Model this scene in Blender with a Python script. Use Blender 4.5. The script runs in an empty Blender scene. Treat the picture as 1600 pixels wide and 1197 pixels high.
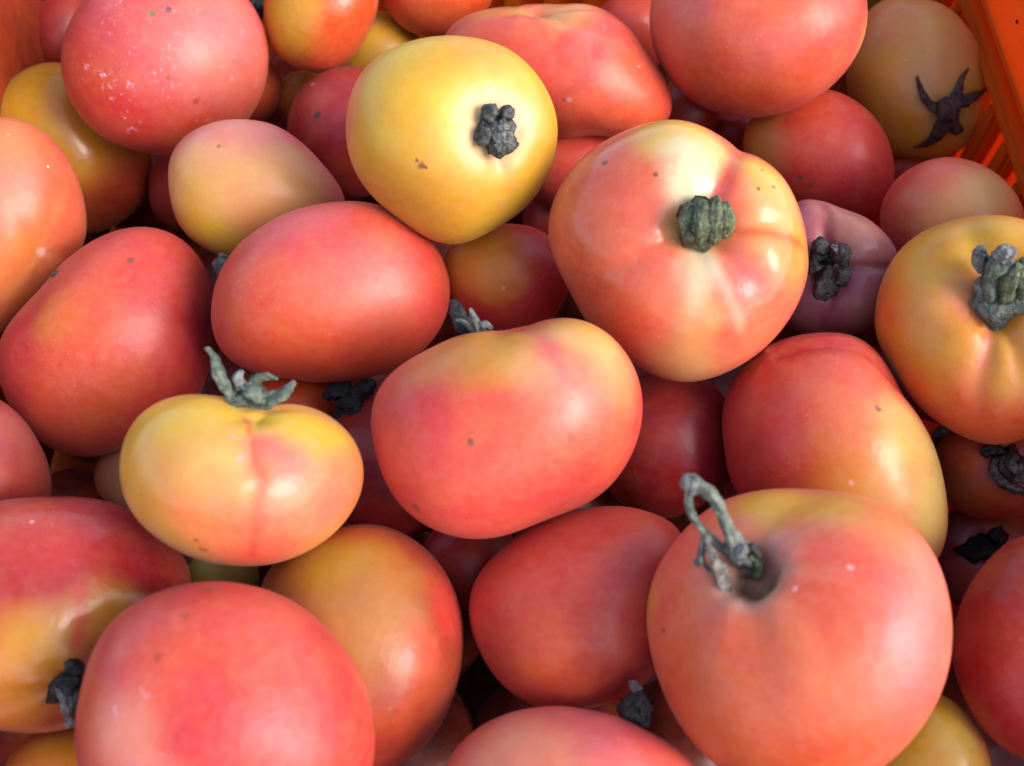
import bpy, bmesh, math, random
import numpy as np
from mathutils import Vector, Matrix, Quaternion
random.seed(7)
S = bpy.context.scene
COL = S.collection

# ------------------------------------------------------------------ camera
cam_data = bpy.data.cameras.new("camera")
cam = bpy.data.objects.new("camera", cam_data)
COL.objects.link(cam)
cam.location = (0.0, -0.14434, 0.25)
cam.rotation_euler = (math.radians(30), 0, 0)          # 60 degrees below the horizon
cam_data.sensor_width = 36.0
cam_data.lens = 35.325
cam_data.clip_start = 0.01
cam_data.clip_end = 100.0
cam_data.dof.use_dof = True
cam_data.dof.focus_distance = 0.305
cam_data.dof.aperture_fstop = 11.0
S.camera = cam

# ------------------------------------------------------------------ sky and sun
SUN_AZ, SUN_EL = math.radians(114), math.radians(36)
world = bpy.data.worlds.new("World")
S.world = world
world.use_nodes = True
wn = world.node_tree
bg = wn.nodes["Background"]
sky = wn.nodes.new("ShaderNodeTexSky")
sky.sky_type = 'NISHITA'
sky.sun_disc = False
sky.sun_elevation = SUN_EL
sky.sun_rotation = SUN_AZ
sky.dust_density = 2.0
wn.links.new(sky.outputs[0], bg.inputs[0])
bg.inputs[1].default_value = 0.15
sun_data = bpy.data.lights.new("sun", 'SUN')
sun = bpy.data.objects.new("sun", sun_data)
COL.objects.link(sun)
sun_data.energy = 0.75
sun_data.angle = math.radians(28)
sun_data.color = (1.0, 0.94, 0.95)
to_sun = Vector((math.sin(SUN_AZ) * math.cos(SUN_EL), math.cos(SUN_AZ) * math.cos(SUN_EL), math.sin(SUN_EL)))
sun.rotation_euler = to_sun.to_track_quat('Z', 'Y').to_euler()
sun.location = to_sun * 3
S.view_settings.view_transform = 'Standard'
S.view_settings.look = 'None'
S.view_settings.exposure = 1.72
S.view_settings.gamma = 1.0

# ------------------------------------------------------------------ colours (linear base colours)
C = dict(
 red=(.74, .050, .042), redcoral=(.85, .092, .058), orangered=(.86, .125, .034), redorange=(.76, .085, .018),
 coral=(.87, .165, .085), pinkcoral=(.87, .155, .145), pink=(.82, .28, .22), crimson=(.36, .018, .022),
 crimsonlight=(.48, .04, .038), rustred=(.40, .04, .018), orange=(.80, .30, .028), lightorange=(.84, .38, .10),
 paleorange=(.86, .47, .15), gold=(.76, .41, .025), yellow=(.83, .455, .028), paleyellow=(.86, .58, .15),
 cream=(.80, .70, .40), paleblush=(.78, .58, .44), olive=(.36, .28, .04), rustorange=(.50, .15, .015),
 lilac=(.42, .15, .17), plum=(.24, .035, .06), rosy=(.52, .13, .13), tan=(.52, .27, .17), tan2=(.48, .23, .13),
 pale=(.75, .55, .50), green=(.12, .14, .05), dark=(.05, .03, .02), brown=(.16, .06, .03), rust=(.24, .045, .012),
 shadedred=(.16, .010, .010), rosered=(.70, .062, .050), tawny=(.58, .24, .055), ochre=(.60, .32, .030), rustred2=(.56, .035, .022), lightgold=(.88, .42, .035), palepink=(.86, .36, .26), grey=(.38, .28, .27), scar=(.60, .38, .27),
)

SKIN = {k: tuple(c ** 1.0 * .66 for c in v) for k, v in C.items()}
# ------------------------------------------------------------------ materials
def nodes_of(m):
    m.use_nodes = True
    return m.node_tree, m.node_tree.nodes["Principled BSDF"]

def new(nt, kind, **kw):
    n = nt.nodes.new(kind)
    for k, v in kw.items():
        setattr(n, k, v)
    return n

def mathn(nt, op, a, b=None, clamp=False):
    n = new(nt, "ShaderNodeMath", operation=op, use_clamp=clamp)
    for i, v in enumerate((a, b)):
        if v is None: continue
        if isinstance(v, (int, float)): n.inputs[i].default_value = v
        else: nt.links.new(v, n.inputs[i])
    return n.outputs[0]

def mix(nt, fac, a, b, mode='MIX'):
    n = new(nt, "ShaderNodeMix", data_type='RGBA', blend_type=mode)
    for sock, v in ((n.inputs[0], fac), (n.inputs[6], a), (n.inputs[7], b)):
        if isinstance(v, (int, float)): sock.default_value = v
        elif isinstance(v, tuple): sock.default_value = (*v[:3], 1)
        else: nt.links.new(v, sock)
    return n.outputs[2]

def noise(nt, vec, scale, detail=3, rough=.55, w=None):
    n = new(nt, "ShaderNodeTexNoise")
    n.inputs["Scale"].default_value = scale
    n.inputs["Detail"].default_value = detail
    n.inputs["Roughness"].default_value = rough
    nt.links.new(vec, n.inputs["Vector"])
    return n.outputs[0]

def ramp(nt, fac, a, b):
    n = new(nt, "ShaderNodeMapRange", clamp=True)
    n.interpolation_type = 'SMOOTHSTEP'
    nt.links.new(fac, n.inputs[0])
    n.inputs[1].default_value = a; n.inputs[2].default_value = b
    return n.outputs[0]

def skin_material(idx, gloss, spots):
    m = bpy.data.materials.new("tomato_skin_%02d" % idx)
    nt, bs = nodes_of(m)
    tc = new(nt, "ShaderNodeTexCoord")
    mp = new(nt, "ShaderNodeMapping")
    mp.inputs[1].default_value = (idx * .37, idx * .71, idx * .13)
    nt.links.new(tc.outputs["Object"], mp.inputs[0])
    v = mp.outputs[0]
    col = new(nt, "ShaderNodeAttribute", attribute_name="skin_colour").outputs["Color"]
    dust = new(nt, "ShaderNodeAttribute", attribute_name="dust").outputs["Fac"]
    # mottling of the pigment at two scales
    n1 = noise(nt, v, 90, 4, .6)
    n2 = noise(nt, v, 420, 3, .6)
    hsv = new(nt, "ShaderNodeHueSaturation")
    nt.links.new(mathn(nt, 'ADD', mathn(nt, 'MULTIPLY', mathn(nt, 'SUBTRACT', n1, .5), .02), .5), hsv.inputs[0])
    nt.links.new(mathn(nt, 'ADD', mathn(nt, 'MULTIPLY', mathn(nt, 'SUBTRACT', n2, .5), -.15), 1.0), hsv.inputs[1])
    nt.links.new(mathn(nt, 'ADD', mathn(nt, 'MULTIPLY', mathn(nt, 'SUBTRACT', n1, .5), .16), 1.0), hsv.inputs[2])
    nt.links.new(col, hsv.inputs[4])
    c = hsv.outputs[0]
    n0 = ramp(nt, noise(nt, v, 48, 5, .62), .40, .66)
    c = mix(nt, mathn(nt, 'MULTIPLY', n0, .20), c, (.62, .17, .045))
    n9 = ramp(nt, noise(nt, v, 33, 4, .7), .56, .72)
    c = mix(nt, mathn(nt, 'MULTIPLY', n9, .22), c, (.56, .040, .045))
    # tiny pale lenticels
    vo = new(nt, "ShaderNodeTexVoronoi", feature='F1')
    vo.inputs["Scale"].default_value = 420
    nt.links.new(v, vo.inputs["Vector"])
    pick = ramp(nt, noise(nt, v, 60, 2), .45, .7)
    fleck = mathn(nt, 'MULTIPLY', mathn(nt, 'LESS_THAN', vo.outputs["Distance"], .14), pick)
    c = mix(nt, mathn(nt, 'MULTIPLY', fleck, .10), c, (.85, .62, .45))
    vo2 = new(nt, "ShaderNodeTexVoronoi", feature='F1')
    vo2.inputs["Scale"].default_value = 105
    nt.links.new(v, vo2.inputs["Vector"])
    sp = new(nt, "ShaderNodeSeparateColor"); nt.links.new(vo2.outputs["Color"], sp.inputs[0])
    some = mathn(nt, 'LESS_THAN', sp.outputs[0], .06)
    dk = mathn(nt, 'MULTIPLY', mathn(nt, 'LESS_THAN', vo2.outputs["Distance"], .045), some)
    c = mix(nt, mathn(nt, 'MULTIPLY', dk, .4), c, (.10, .03, .02))
    lt = mathn(nt, 'MULTIPLY', mathn(nt, 'LESS_THAN', vo2.outputs["Distance"], .05), mathn(nt, 'GREATER_THAN', sp.outputs[0], .975))
    c = mix(nt, mathn(nt, 'MULTIPLY', lt, .6), c, (.85, .72, .66))
    # known blemishes, and a pale dot painted for a dimple's highlight
    warp = noise(nt, v, 700, 2)
    for (x, y, z, r, cn) in spots:
        d = new(nt, "ShaderNodeVectorMath", operation='DISTANCE')
        nt.links.new(tc.outputs["Object"], d.inputs[0])
        d.inputs[1].default_value = (x * .001, y * .001, z * .001)
        dd = mathn(nt, 'ADD', d.outputs["Value"], mathn(nt, 'MULTIPLY', mathn(nt, 'SUBTRACT', warp, .5), r * .0012))
        f = new(nt, "ShaderNodeMapRange", clamp=True); f.interpolation_type = 'SMOOTHSTEP'
        nt.links.new(dd, f.inputs[0]); f.inputs[1].default_value = r * .00115; f.inputs[2].default_value = r * .0004
        soft = .35 if cn == 'pale' else .6 if cn in ('rust', 'pale', 'grey') else .85
        c = mix(nt, mathn(nt, 'MULTIPLY', f.outputs[0], soft), c, C[cn])
    # dried pale residue
    n3 = ramp(nt, noise(nt, v, 260, 5, .75), .54, .66)
    n4 = ramp(nt, noise(nt, v, 110, 3, .6), .45, .62)
    res = mathn(nt, 'MULTIPLY', mathn(nt, 'MULTIPLY', n3, n4), dust, True)
    c = mix(nt, mathn(nt, 'MULTIPLY', res, .7), c, (.72, .52, .62))
    nt.links.new(c, bs.inputs["Base Color"])
    # gloss varies over the skin
    n5 = noise(nt, v, 70, 3)
    rg = mathn(nt, 'ADD', mathn(nt, 'MULTIPLY', mathn(nt, 'SUBTRACT', n5, .5), .22), gloss)
    rg = mathn(nt, 'ADD', rg, mathn(nt, 'MULTIPLY', res, .3), True)
    nt.links.new(rg, bs.inputs["Roughness"])
    bs.inputs["Specular IOR Level"].default_value = .30
    bs.inputs["Subsurface Weight"].default_value = .5
    bs.inputs["Subsurface Radius"].default_value = (1.0, .35, .18)
    bs.inputs["Subsurface Scale"].default_value = .004
    bs.inputs["Sheen Weight"].default_value = .03
    bs.inputs["Sheen Roughness"].default_value = .5
    bp = new(nt, "ShaderNodeBump")
    bp.inputs["Strength"].default_value = .25
    bp.inputs["Distance"].default_value = .0010
    h = mathn(nt, 'ADD', mathn(nt, 'MULTIPLY', noise(nt, v, 130, 3), 1.2), mathn(nt, 'MULTIPLY', noise(nt, v, 900, 2), .12))
    h = mathn(nt, 'ADD', h, mathn(nt, 'MULTIPLY', res, .25))
    nt.links.new(h, bp.inputs["Height"])
    nt.links.new(bp.outputs[0], bs.inputs["Normal"])
    return m

def dry_material(name, a, b, rough=.6, scale=500, spec=.4):
    m = bpy.data.materials.new(name)
    nt, bs = nodes_of(m)
    tc = new(nt, "ShaderNodeTexCoord")
    v = tc.outputs["Object"]
    f = ramp(nt, noise(nt, v, scale, 5, .75), .40, .62)
    if scale > 100: a = tuple(q * .42 for q in a); b = tuple(q * .5 for q in b)
    nt.links.new(mix(nt, f, a, b), bs.inputs["Base Color"])
    bs.inputs["Roughness"].default_value = rough
    bs.inputs["Specular IOR Level"].default_value = spec
    bp = new(nt, "ShaderNodeBump"); bp.inputs["Strength"].default_value = .9; bp.inputs["Distance"].default_value = .0009
    nt.links.new(noise(nt, v, scale * 2.2, 4), bp.inputs["Height"])
    nt.links.new(bp.outputs[0], bs.inputs["Normal"])
    return m

DRY = dict(
 stemgrey=dry_material("dry_stem_grey", (.045, .045, .038), (.19, .19, .16), .5),
 stempale=dry_material("dry_stem_pale", (.16, .16, .13), (.44, .43, .38), .55),
 stemgreen=dry_material("dry_stem_green", (.055, .075, .025), (.22, .25, .11), .5),
 stemsage=dry_material("dry_stem_sage", (.085, .115, .075), (.24, .28, .20), .6),
 stemlight=dry_material("dry_stem_light", (.15, .17, .12), (.36, .38, .29), .55),
 stemdark=dry_material("dry_stem_dark", (.014, .011, .009), (.085, .07, .055), .5),
 stemblack=dry_material("dry_stem_black", (.004, .004, .004), (.02, .018, .017), .6),
 stembrown=dry_material("dry_stem_brown", (.07, .030, .020), (.20, .10, .07), .55),
 stembrownlight=dry_material("dry_stem_light_brown", (.05, .04, .025), (.24, .20, .15), .5),
 stemwood=dry_material("dry_stem_straw", (.20, .15, .10), (.55, .46, .36), .55),
)

def plastic_material():
    m = bpy.data.materials.new("orange_crate_plastic")
    nt, bs = nodes_of(m)
    v = new(nt, "ShaderNodeTexCoord").outputs["Object"]
    f = ramp(nt, noise(nt, v, 30, 4), .3, .7)
    c = mix(nt, f, (.72, .135, .006), (.68, .16, .010))
    g = ramp(nt, noise(nt, v, 160, 5, .7), .62, .75)
    c = mix(nt, mathn(nt, 'MULTIPLY', g, .3), c, (.40, .09, .02))
    nt.links.new(c, bs.inputs["Base Color"])
    bs.inputs["Roughness"].default_value = .42
    tr = new(nt, "ShaderNodeBsdfTranslucent"); nt.links.new(c, tr.inputs[0])
    ms = new(nt, "ShaderNodeMixShader"); ms.inputs[0].default_value = .5
    nt.links.new(bs.outputs[0], ms.inputs[1]); nt.links.new(tr.outputs[0], ms.inputs[2])
    nt.links.new(ms.outputs[0], nt.nodes["Material Output"].inputs[0])
    bp = new(nt, "ShaderNodeBump"); bp.inputs["Strength"].default_value = .3; bp.inputs["Distance"].default_value = .0008
    nt.links.new(noise(nt, v, 260, 3), bp.inputs["Height"]); nt.links.new(bp.outputs[0], bs.inputs["Normal"])
    return m
PLASTIC = plastic_material()
SHADE_PLASTIC = dry_material("shade_darkened_plastic", (.20, .022, .006), (.28, .034, .008), .5, 60)  # crate plastic with the shaded corner's darkness put into its colour
GROUND = dry_material("concrete", (.20, .19, .18), (.30, .29, .27), .85, 25)

# ------------------------------------------------------------------ helpers
def link(name, me, mat=None, parent=None):
    o = bpy.data.objects.new(name, me)
    COL.objects.link(o)
    if parent: o.parent = parent
    if mat and me: me.materials.append(mat)
    return o

def mesh_from(name, verts, faces, smooth=True):
    me = bpy.data.meshes.new(name)
    me.from_pydata([tuple(v) for v in verts], [], faces)
    if smooth: me.polygons.foreach_set("use_smooth", [True] * len(me.polygons))
    me.update()
    return me

SPHERE = {}
def unit_sphere(level):
    if level not in SPHERE:
        bm = bmesh.new()
        bmesh.ops.create_icosphere(bm, subdivisions=level, radius=1)
        v = np.array([p.co[:] for p in bm.verts]); f = [[p.index for p in q.verts] for q in bm.faces]
        bm.free()
        v /= np.linalg.norm(v, axis=1)[:, None]
        SPHERE[level] = (v, np.array(f, dtype=np.int32))
    return SPHERE[level]

def waves(P, seed, freq, n=7):
    """smooth pseudo-noise in about -1..1: a sum of random plane waves"""
    r = np.random.RandomState(seed)
    out = np.zeros(len(P))
    for _ in range(n):
        k = r.normal(size=3); k *= freq * r.uniform(.6, 1.5) / np.linalg.norm(k)
        out += np.sin(P @ k + r.uniform(0, 6.28))
    return out / (n ** .5) / .95

def ring_eval(ring, th):
    R = np.array(ring); N = len(R)
    f = np.fft.rfft(R) / N
    full = np.full(th.shape, f[0].real); low = full.copy()
    for k in range(1, 9):
        t = 2 * f[k].real * np.cos(k * th) - 2 * f[k].imag * np.sin(k * th)
        full = full + t
        if k < 3: low = low + t
    return full, low

def smooth01(x):
    x = np.clip(x, 0, 1); return x * x * (3 - 2 * x)

def skin_mesh(row, idx):
    d, F = unit_sphere(7 if False else (6 if row.get('fine') else 5))
    s = np.hypot(d[:, 0], d[:, 1]); th = np.arctan2(d[:, 1], d[:, 0])
    full, low = ring_eval(row['ring'], th)
    Rb = low + (full - low) * s ** 1.5
    P = np.stack([Rb * d[:, 0], Rb * d[:, 1], row['deep'] * d[:, 2]], 1)
    Rm = float(np.mean(row['ring']))
    # broad, low irregularity, dying out at the measured outline
    P *= (1 + (.026 * waves(d, idx * 13 + 1, 2.6) + .006 * waves(d, idx * 13 + 5, 6.5)) * (1 - s ** 6))[:, None]
    N0 = d
    if 'stem' in row:
        st = np.array(row['stem']); st /= np.linalg.norm(st)
        ca = np.clip(d @ st, -1, 1); ang = np.arccos(ca)
        a = np.cross(st, (0, 0, 1.0) if abs(st[2]) < .9 else (0, 1.0, 0)); a /= np.linalg.norm(a); b = np.cross(st, a)
        az = np.arctan2(d @ b, d @ a)
        dep = np.zeros(len(d))
        if 'hollow' in row:
            w, k = row['hollow'][:2]
            if len(row['hollow']) > 2:      # a narrow steep-sided hole
                dep += k * np.exp(-(ang / w) ** 4) + .03 * k * np.exp(-(ang / (w * 2.2)) ** 2)
            else:
                dep += k * np.exp(-(ang / w) ** 2) + .35 * k * np.exp(-(ang / (w * 2.4)) ** 2)
        creases = list(row.get('creases', ()))
        for c in creases:
            cd = np.array(c[:3]); ca_ = math.atan2(cd @ b, cd @ a); w, k, reach = c[3:]
            da = (az - ca_ + np.pi) % (2 * np.pi) - np.pi
            da = da + .05 * np.sin(ang * 5 + idx)
            lat = np.abs(np.sin(np.minimum(ang, np.pi / 2))) * np.abs(da)      # angular distance across the crease
            along = np.exp(-(ang / reach) ** 4) * smooth01(ang / .18)
            dep += along * (np.abs(da) < 1.4) * (k * .75 * np.exp(-(lat / w) ** 2) + k * .55 * np.exp(-(lat / (w * 3.0)) ** 2))
        # weak natural ribs
        for h_, amp in ((5, .006), (8, .004)):
            dep += amp * np.cos(h_ * az + idx) * np.exp(-(ang / 1.1) ** 2) * smooth01(ang / .3)
        inward = .35 * st[None, :] + .65 * d
        P -= inward * (dep * Rm)[:, None]
    row['marks'] = [tuple(P[np.argmax(d @ np.array(sp[:3]))]) + tuple(sp[3:]) for sp in row.get('spots', ())]
    me = bpy.data.meshes.new("tomato_skin")
    n = len(P); m = len(F)
    me.vertices.add(n); me.vertices.foreach_set("co", (P * .001).astype(np.float32).ravel())
    me.loops.add(m * 3); me.loops.foreach_set("vertex_index", F.ravel())
    me.polygons.add(m); me.polygons.foreach_set("loop_start", np.arange(0, m * 3, 3, dtype=np.int32))
    me.polygons.foreach_set("use_smooth", np.ones(m, dtype=bool))
    me.update(calc_edges=True)
    # base colour and soft, ragged-edged patches, a few standing in for shade
    col = np.tile(np.array(SKIN[row['skin']]), (n, 1))
    wn1 = waves(d, idx * 7 + 3, 5.0); wn2 = waves(d, idx * 7 + 4, 13.0)
    for q, pt in enumerate(row.get('patches', ())):
        c0 = np.array(pt[:3]); r, cn, k = pt[3:]
        dist = np.linalg.norm(d - c0, axis=1)
        dist = dist * (1 + .16 * wn1 + .07 * wn2)
        w = k * (1 - smooth01((dist / r - .30) / 1.0)) if k <= 1 else (k - 1) * (1 - smooth01((dist / r - .8) / .3))
        col = col * (1 - w[:, None]) + np.array(SKIN[cn]) * w[:, None]
    for sm in row.get('seams', ()):
        p0 = np.array(sm[:3]); p1 = np.array(sm[3:6]); w_, cn, k = sm[6:]
        nrm = np.cross(p0, p1); nrm /= np.linalg.norm(nrm)
        mid = p0 + p1; mid /= np.linalg.norm(mid)
        half = math.acos(min(1, float(p0 @ mid))); tang = np.cross(nrm, mid)
        al = np.abs(np.arctan2(d @ tang, d @ mid))
        dist = np.hypot(np.abs(d @ nrm +   .003 * np.sin(al * 14 + idx)), np.maximum(al - half, 0) * .6)
        w = k * np.exp(-(dist / w_) ** 2)
        col = col * (1 - w[:, None]) + np.array(SKIN[cn]) * w[:, None]
    var = waves(d, idx * 5 + 9, 3.2)
    col *= (1 + .05 * var[:, None] * np.array([.6, 1.6, 1.2]))
    if 'stem' in row and 'hollow' in row:      # faint pale rays from the stem
        rays = np.clip(waves(np.stack([np.cos(az), np.sin(az), ang * .25], 1), idx * 3 + 2, 9.0), 0, 1.3)
        w = (.10 * rays * np.exp(-(ang / .8) ** 2))[:, None]
        col = col * (1 - w) + np.array([.78, .45, .22]) * w
    at = me.color_attributes.new("skin_colour", 'FLOAT_COLOR', 'POINT')
    at.data.foreach_set("color", np.concatenate([np.clip(col, 0, 1), np.ones((n, 1))], 1).astype(np.float32).ravel())
    dst = np.full(n, .03)
    for pt in row.get('dust', ()):
        dist = np.linalg.norm(d - np.array(pt[:3]), axis=1)
        dst = np.maximum(dst, pt[4] * (1 - smooth01((dist / pt[3] - .4) / .8)))
    a2 = me.attributes.new("dust", 'FLOAT', 'POINT')
    a2.data.foreach_set("value", dst.astype(np.float32))
    return me

def tube_mesh(pts, flat=1.0, rough=.12, seed=0):
    """a withered stalk: a lumpy tapering tube through (x, y, z, radius) in millimetres"""
    r = random.Random(seed)
    pts = [np.array(p, float) for p in pts]
    # Catmull-Rom refinement
    fine = []
    for i in range(len(pts) - 1):
        p0 = pts[max(i - 1, 0)]; p1 = pts[i]; p2 = pts[i + 1]; p3 = pts[min(i + 2, len(pts) - 1)]
        for j in range(6):
            t = j / 6
            fine.append(.5 * (2 * p1 + (p2 - p0) * t + (2 * p0 - 5 * p1 + 4 * p2 - p3) * t * t + (3 * p1 - p0 - 3 * p2 + p3) * t ** 3))
    fine.append(pts[-1])
    K = 18; V = []; Fc = []
    up = Vector((.3, .2, 1)).normalized()
    ph = [r.uniform(0, 6.28) for _ in range(4)]
    M = len(fine)
    for i, p in enumerate(fine):
        tg = Vector((fine[min(i + 1, M - 1)] - fine[max(i - 1, 0)])[:3])
        if tg.length < 1e-6: tg = Vector((0, 0, 1))
        tg.normalize()
        a = tg.cross(up)
        if a.length < .05: a = tg.cross(Vector((1, 0, 0)))
        a.normalize(); b = tg.cross(a).normalized(); up = -b if up.dot(-b) > 0 else b
        for j in range(K):
            q = 2 * math.pi * j / K
            rad = p[3] * (1 + rough * math.sin(3 * q + ph[0] + i * .25) + rough * .8 * math.sin(6 * q + ph[1] - i * .2) + rough * .6 * math.sin(i * 1.1 + ph[2]) + r.uniform(-.2, .2) * rough)
            o = a * (math.cos(q) * rad) + b * (math.sin(q) * rad * flat)
            V.append((p[0] + o.x, p[1] + o.y, p[2] + o.z))
    for i in range(M - 1):
        for j in range(K):
            Fc.append((i * K + j, i * K + (j + 1) % K, (i + 1) * K + (j + 1) % K, (i + 1) * K + j))
    for end, i0 in ((0, 0), (1, (M - 1) * K)):
        p = fine[0 if end == 0 else -1]; q = fine[1 if end == 0 else -2]
        tip = p[:3] + (p[:3] - q[:3]) / (np.linalg.norm(p[:3] - q[:3]) + 1e-9) * p[3] * .55 * min(1, flat + .2)
        V.append(tuple(tip)); c = len(V) - 1
        for j in range(K):
            Fc.append((c, i0 + (j + 1) % K, i0 + j) if end == 0 else (c, i0 + j, i0 + (j + 1) % K))
    return mesh_from("stalk", np.array(V) * .001, Fc)

# ------------------------------------------------------------------ setting: ground
gm = mesh_from("ground", [(-6, -6, -.135), (6, -6, -.135), (6, 6, -.135), (-6, 6, -.135)], [(0, 1, 2, 3)], False)
g = link("ground", gm, GROUND); g["kind"] = "structure"

# ------------------------------------------------------------------ the crate
def box_mesh(name, x0, x1, y0, y1, z0, z1, bevel=.0008):
    bm = bmesh.new()
    bmesh.ops.create_cube(bm, size=1)
    for v in bm.verts:
        v.co = ((x0 + x1) / 2 + v.co.x * (x1 - x0), (y0 + y1) / 2 + v.co.y * (y1 - y0), (z0 + z1) / 2 + v.co.z * (z1 - z0))
    bmesh.ops.bevel(bm, geom=bm.edges[:], offset=bevel, segments=2, affect='EDGES')
    me = bpy.data.meshes.new(name); bm.to_mesh(me); bm.free()
    return me

XL, XR, YN, YF = -.190, .170, -.205, .245
ZB, ZT = -.13, .031
crate = bpy.data.objects.new("crate", None); COL.objects.link(crate)
crate.location = (0, 0, ZB)
crate["label"] = "orange plastic crate with slotted walls holding the tomatoes"; crate["category"] = "crate"
def cpart(name, *b, parent=None, bevel=.0008, mat=None):
    me = box_mesh(name, *b, bevel=bevel)
    me.transform(Matrix.Translation((0, 0, -ZB)))
    return link(name, me, mat or PLASTIC, parent or crate)
cpart("floor", XL - .005, XR + .0115, YN - .0115, YF + .0115, ZB - .003, ZB + .0015)
TH = .0035
def crate_wall(axis, pos, out):
    """solid upper band, a recessed groove, and upright bars with slots below"""
    lo, hi = (YN - .011, YF + .011) if axis == 'x' else (XL + .0001, XR - .0001)
    def bx(name, u0, u1, inn, thick, z0, z1, parent=None, bevel=.0008):
        a0, a1 = sorted((pos + out * inn, pos + out * (inn + thick)))
        return cpart(name, *((a0, a1, u0, u1) if axis == 'x' else (u0, u1, a0, a1)), z0, z1, parent=parent, bevel=bevel)
    w = bx("wall", lo, hi, .0085, .0025, ZB, .006)  # backing panel added behind the slots to keep light out
    bx("ledge", lo, hi, .0028, .0085, .0040, .0062, parent=w)
    bx("upper_band", lo, hi, 0, .003, .0035, ZT, parent=w, bevel=.0025)
    bx("rim", lo, hi, -.003, .016, ZT - .0002, ZT + (.006 if axis == 'x' else .0056), parent=w, bevel=.002)
    bx("rail", lo, hi, .0012, .0075, -.0125, -.0065, parent=w, bevel=.002)
    bx("foot_band", lo, hi, .0002, .0085, ZB + .0028, -.085, parent=w)
    n = int((hi - lo) / .0185)
    for i in range(n + 1):
        u = lo + .0055 + (hi - lo - .011) * i / n
        bx("bar", u - .0045, u + .0045, .0022, .0065, -.0852, -.0120, parent=w, bevel=.0018)
crate_wall('x', XR, 1)
left = cpart("wall", XL - .004, XL, YN, YF, ZB + .0028, ZT, bevel=.0015, mat=SHADE_PLASTIC)
left["label"] = "solid side wall, shade put into its red-brown colour"
cpart("rim", XL - .016, XL + .003, YN, YF, ZT - .0002, ZT + .006, parent=left, bevel=.002, mat=SHADE_PLASTIC)
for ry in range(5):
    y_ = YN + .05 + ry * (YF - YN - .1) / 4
    cpart("rib", XL - .0002, XL + .003, y_ - .003, y_ + .003, ZB + .003, ZT - .0005, parent=left, bevel=.001, mat=SHADE_PLASTIC)
crate_wall('y', YF, 1)
crate_wall('y', YN, -1)

crumb = link("crumb", tube_mesh([(0, -.7, 0, .35), (.1, 0, .2, .6), (0, .6, .5, .25)], .7, .2, 3), DRY['stemdark'])
crumb.location = (XR - .0003, .1297, .018)
crumb["label"] = "tiny dark crumb stuck to the orange crate wall at the upper right"; crumb["category"] = "crumb"

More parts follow.
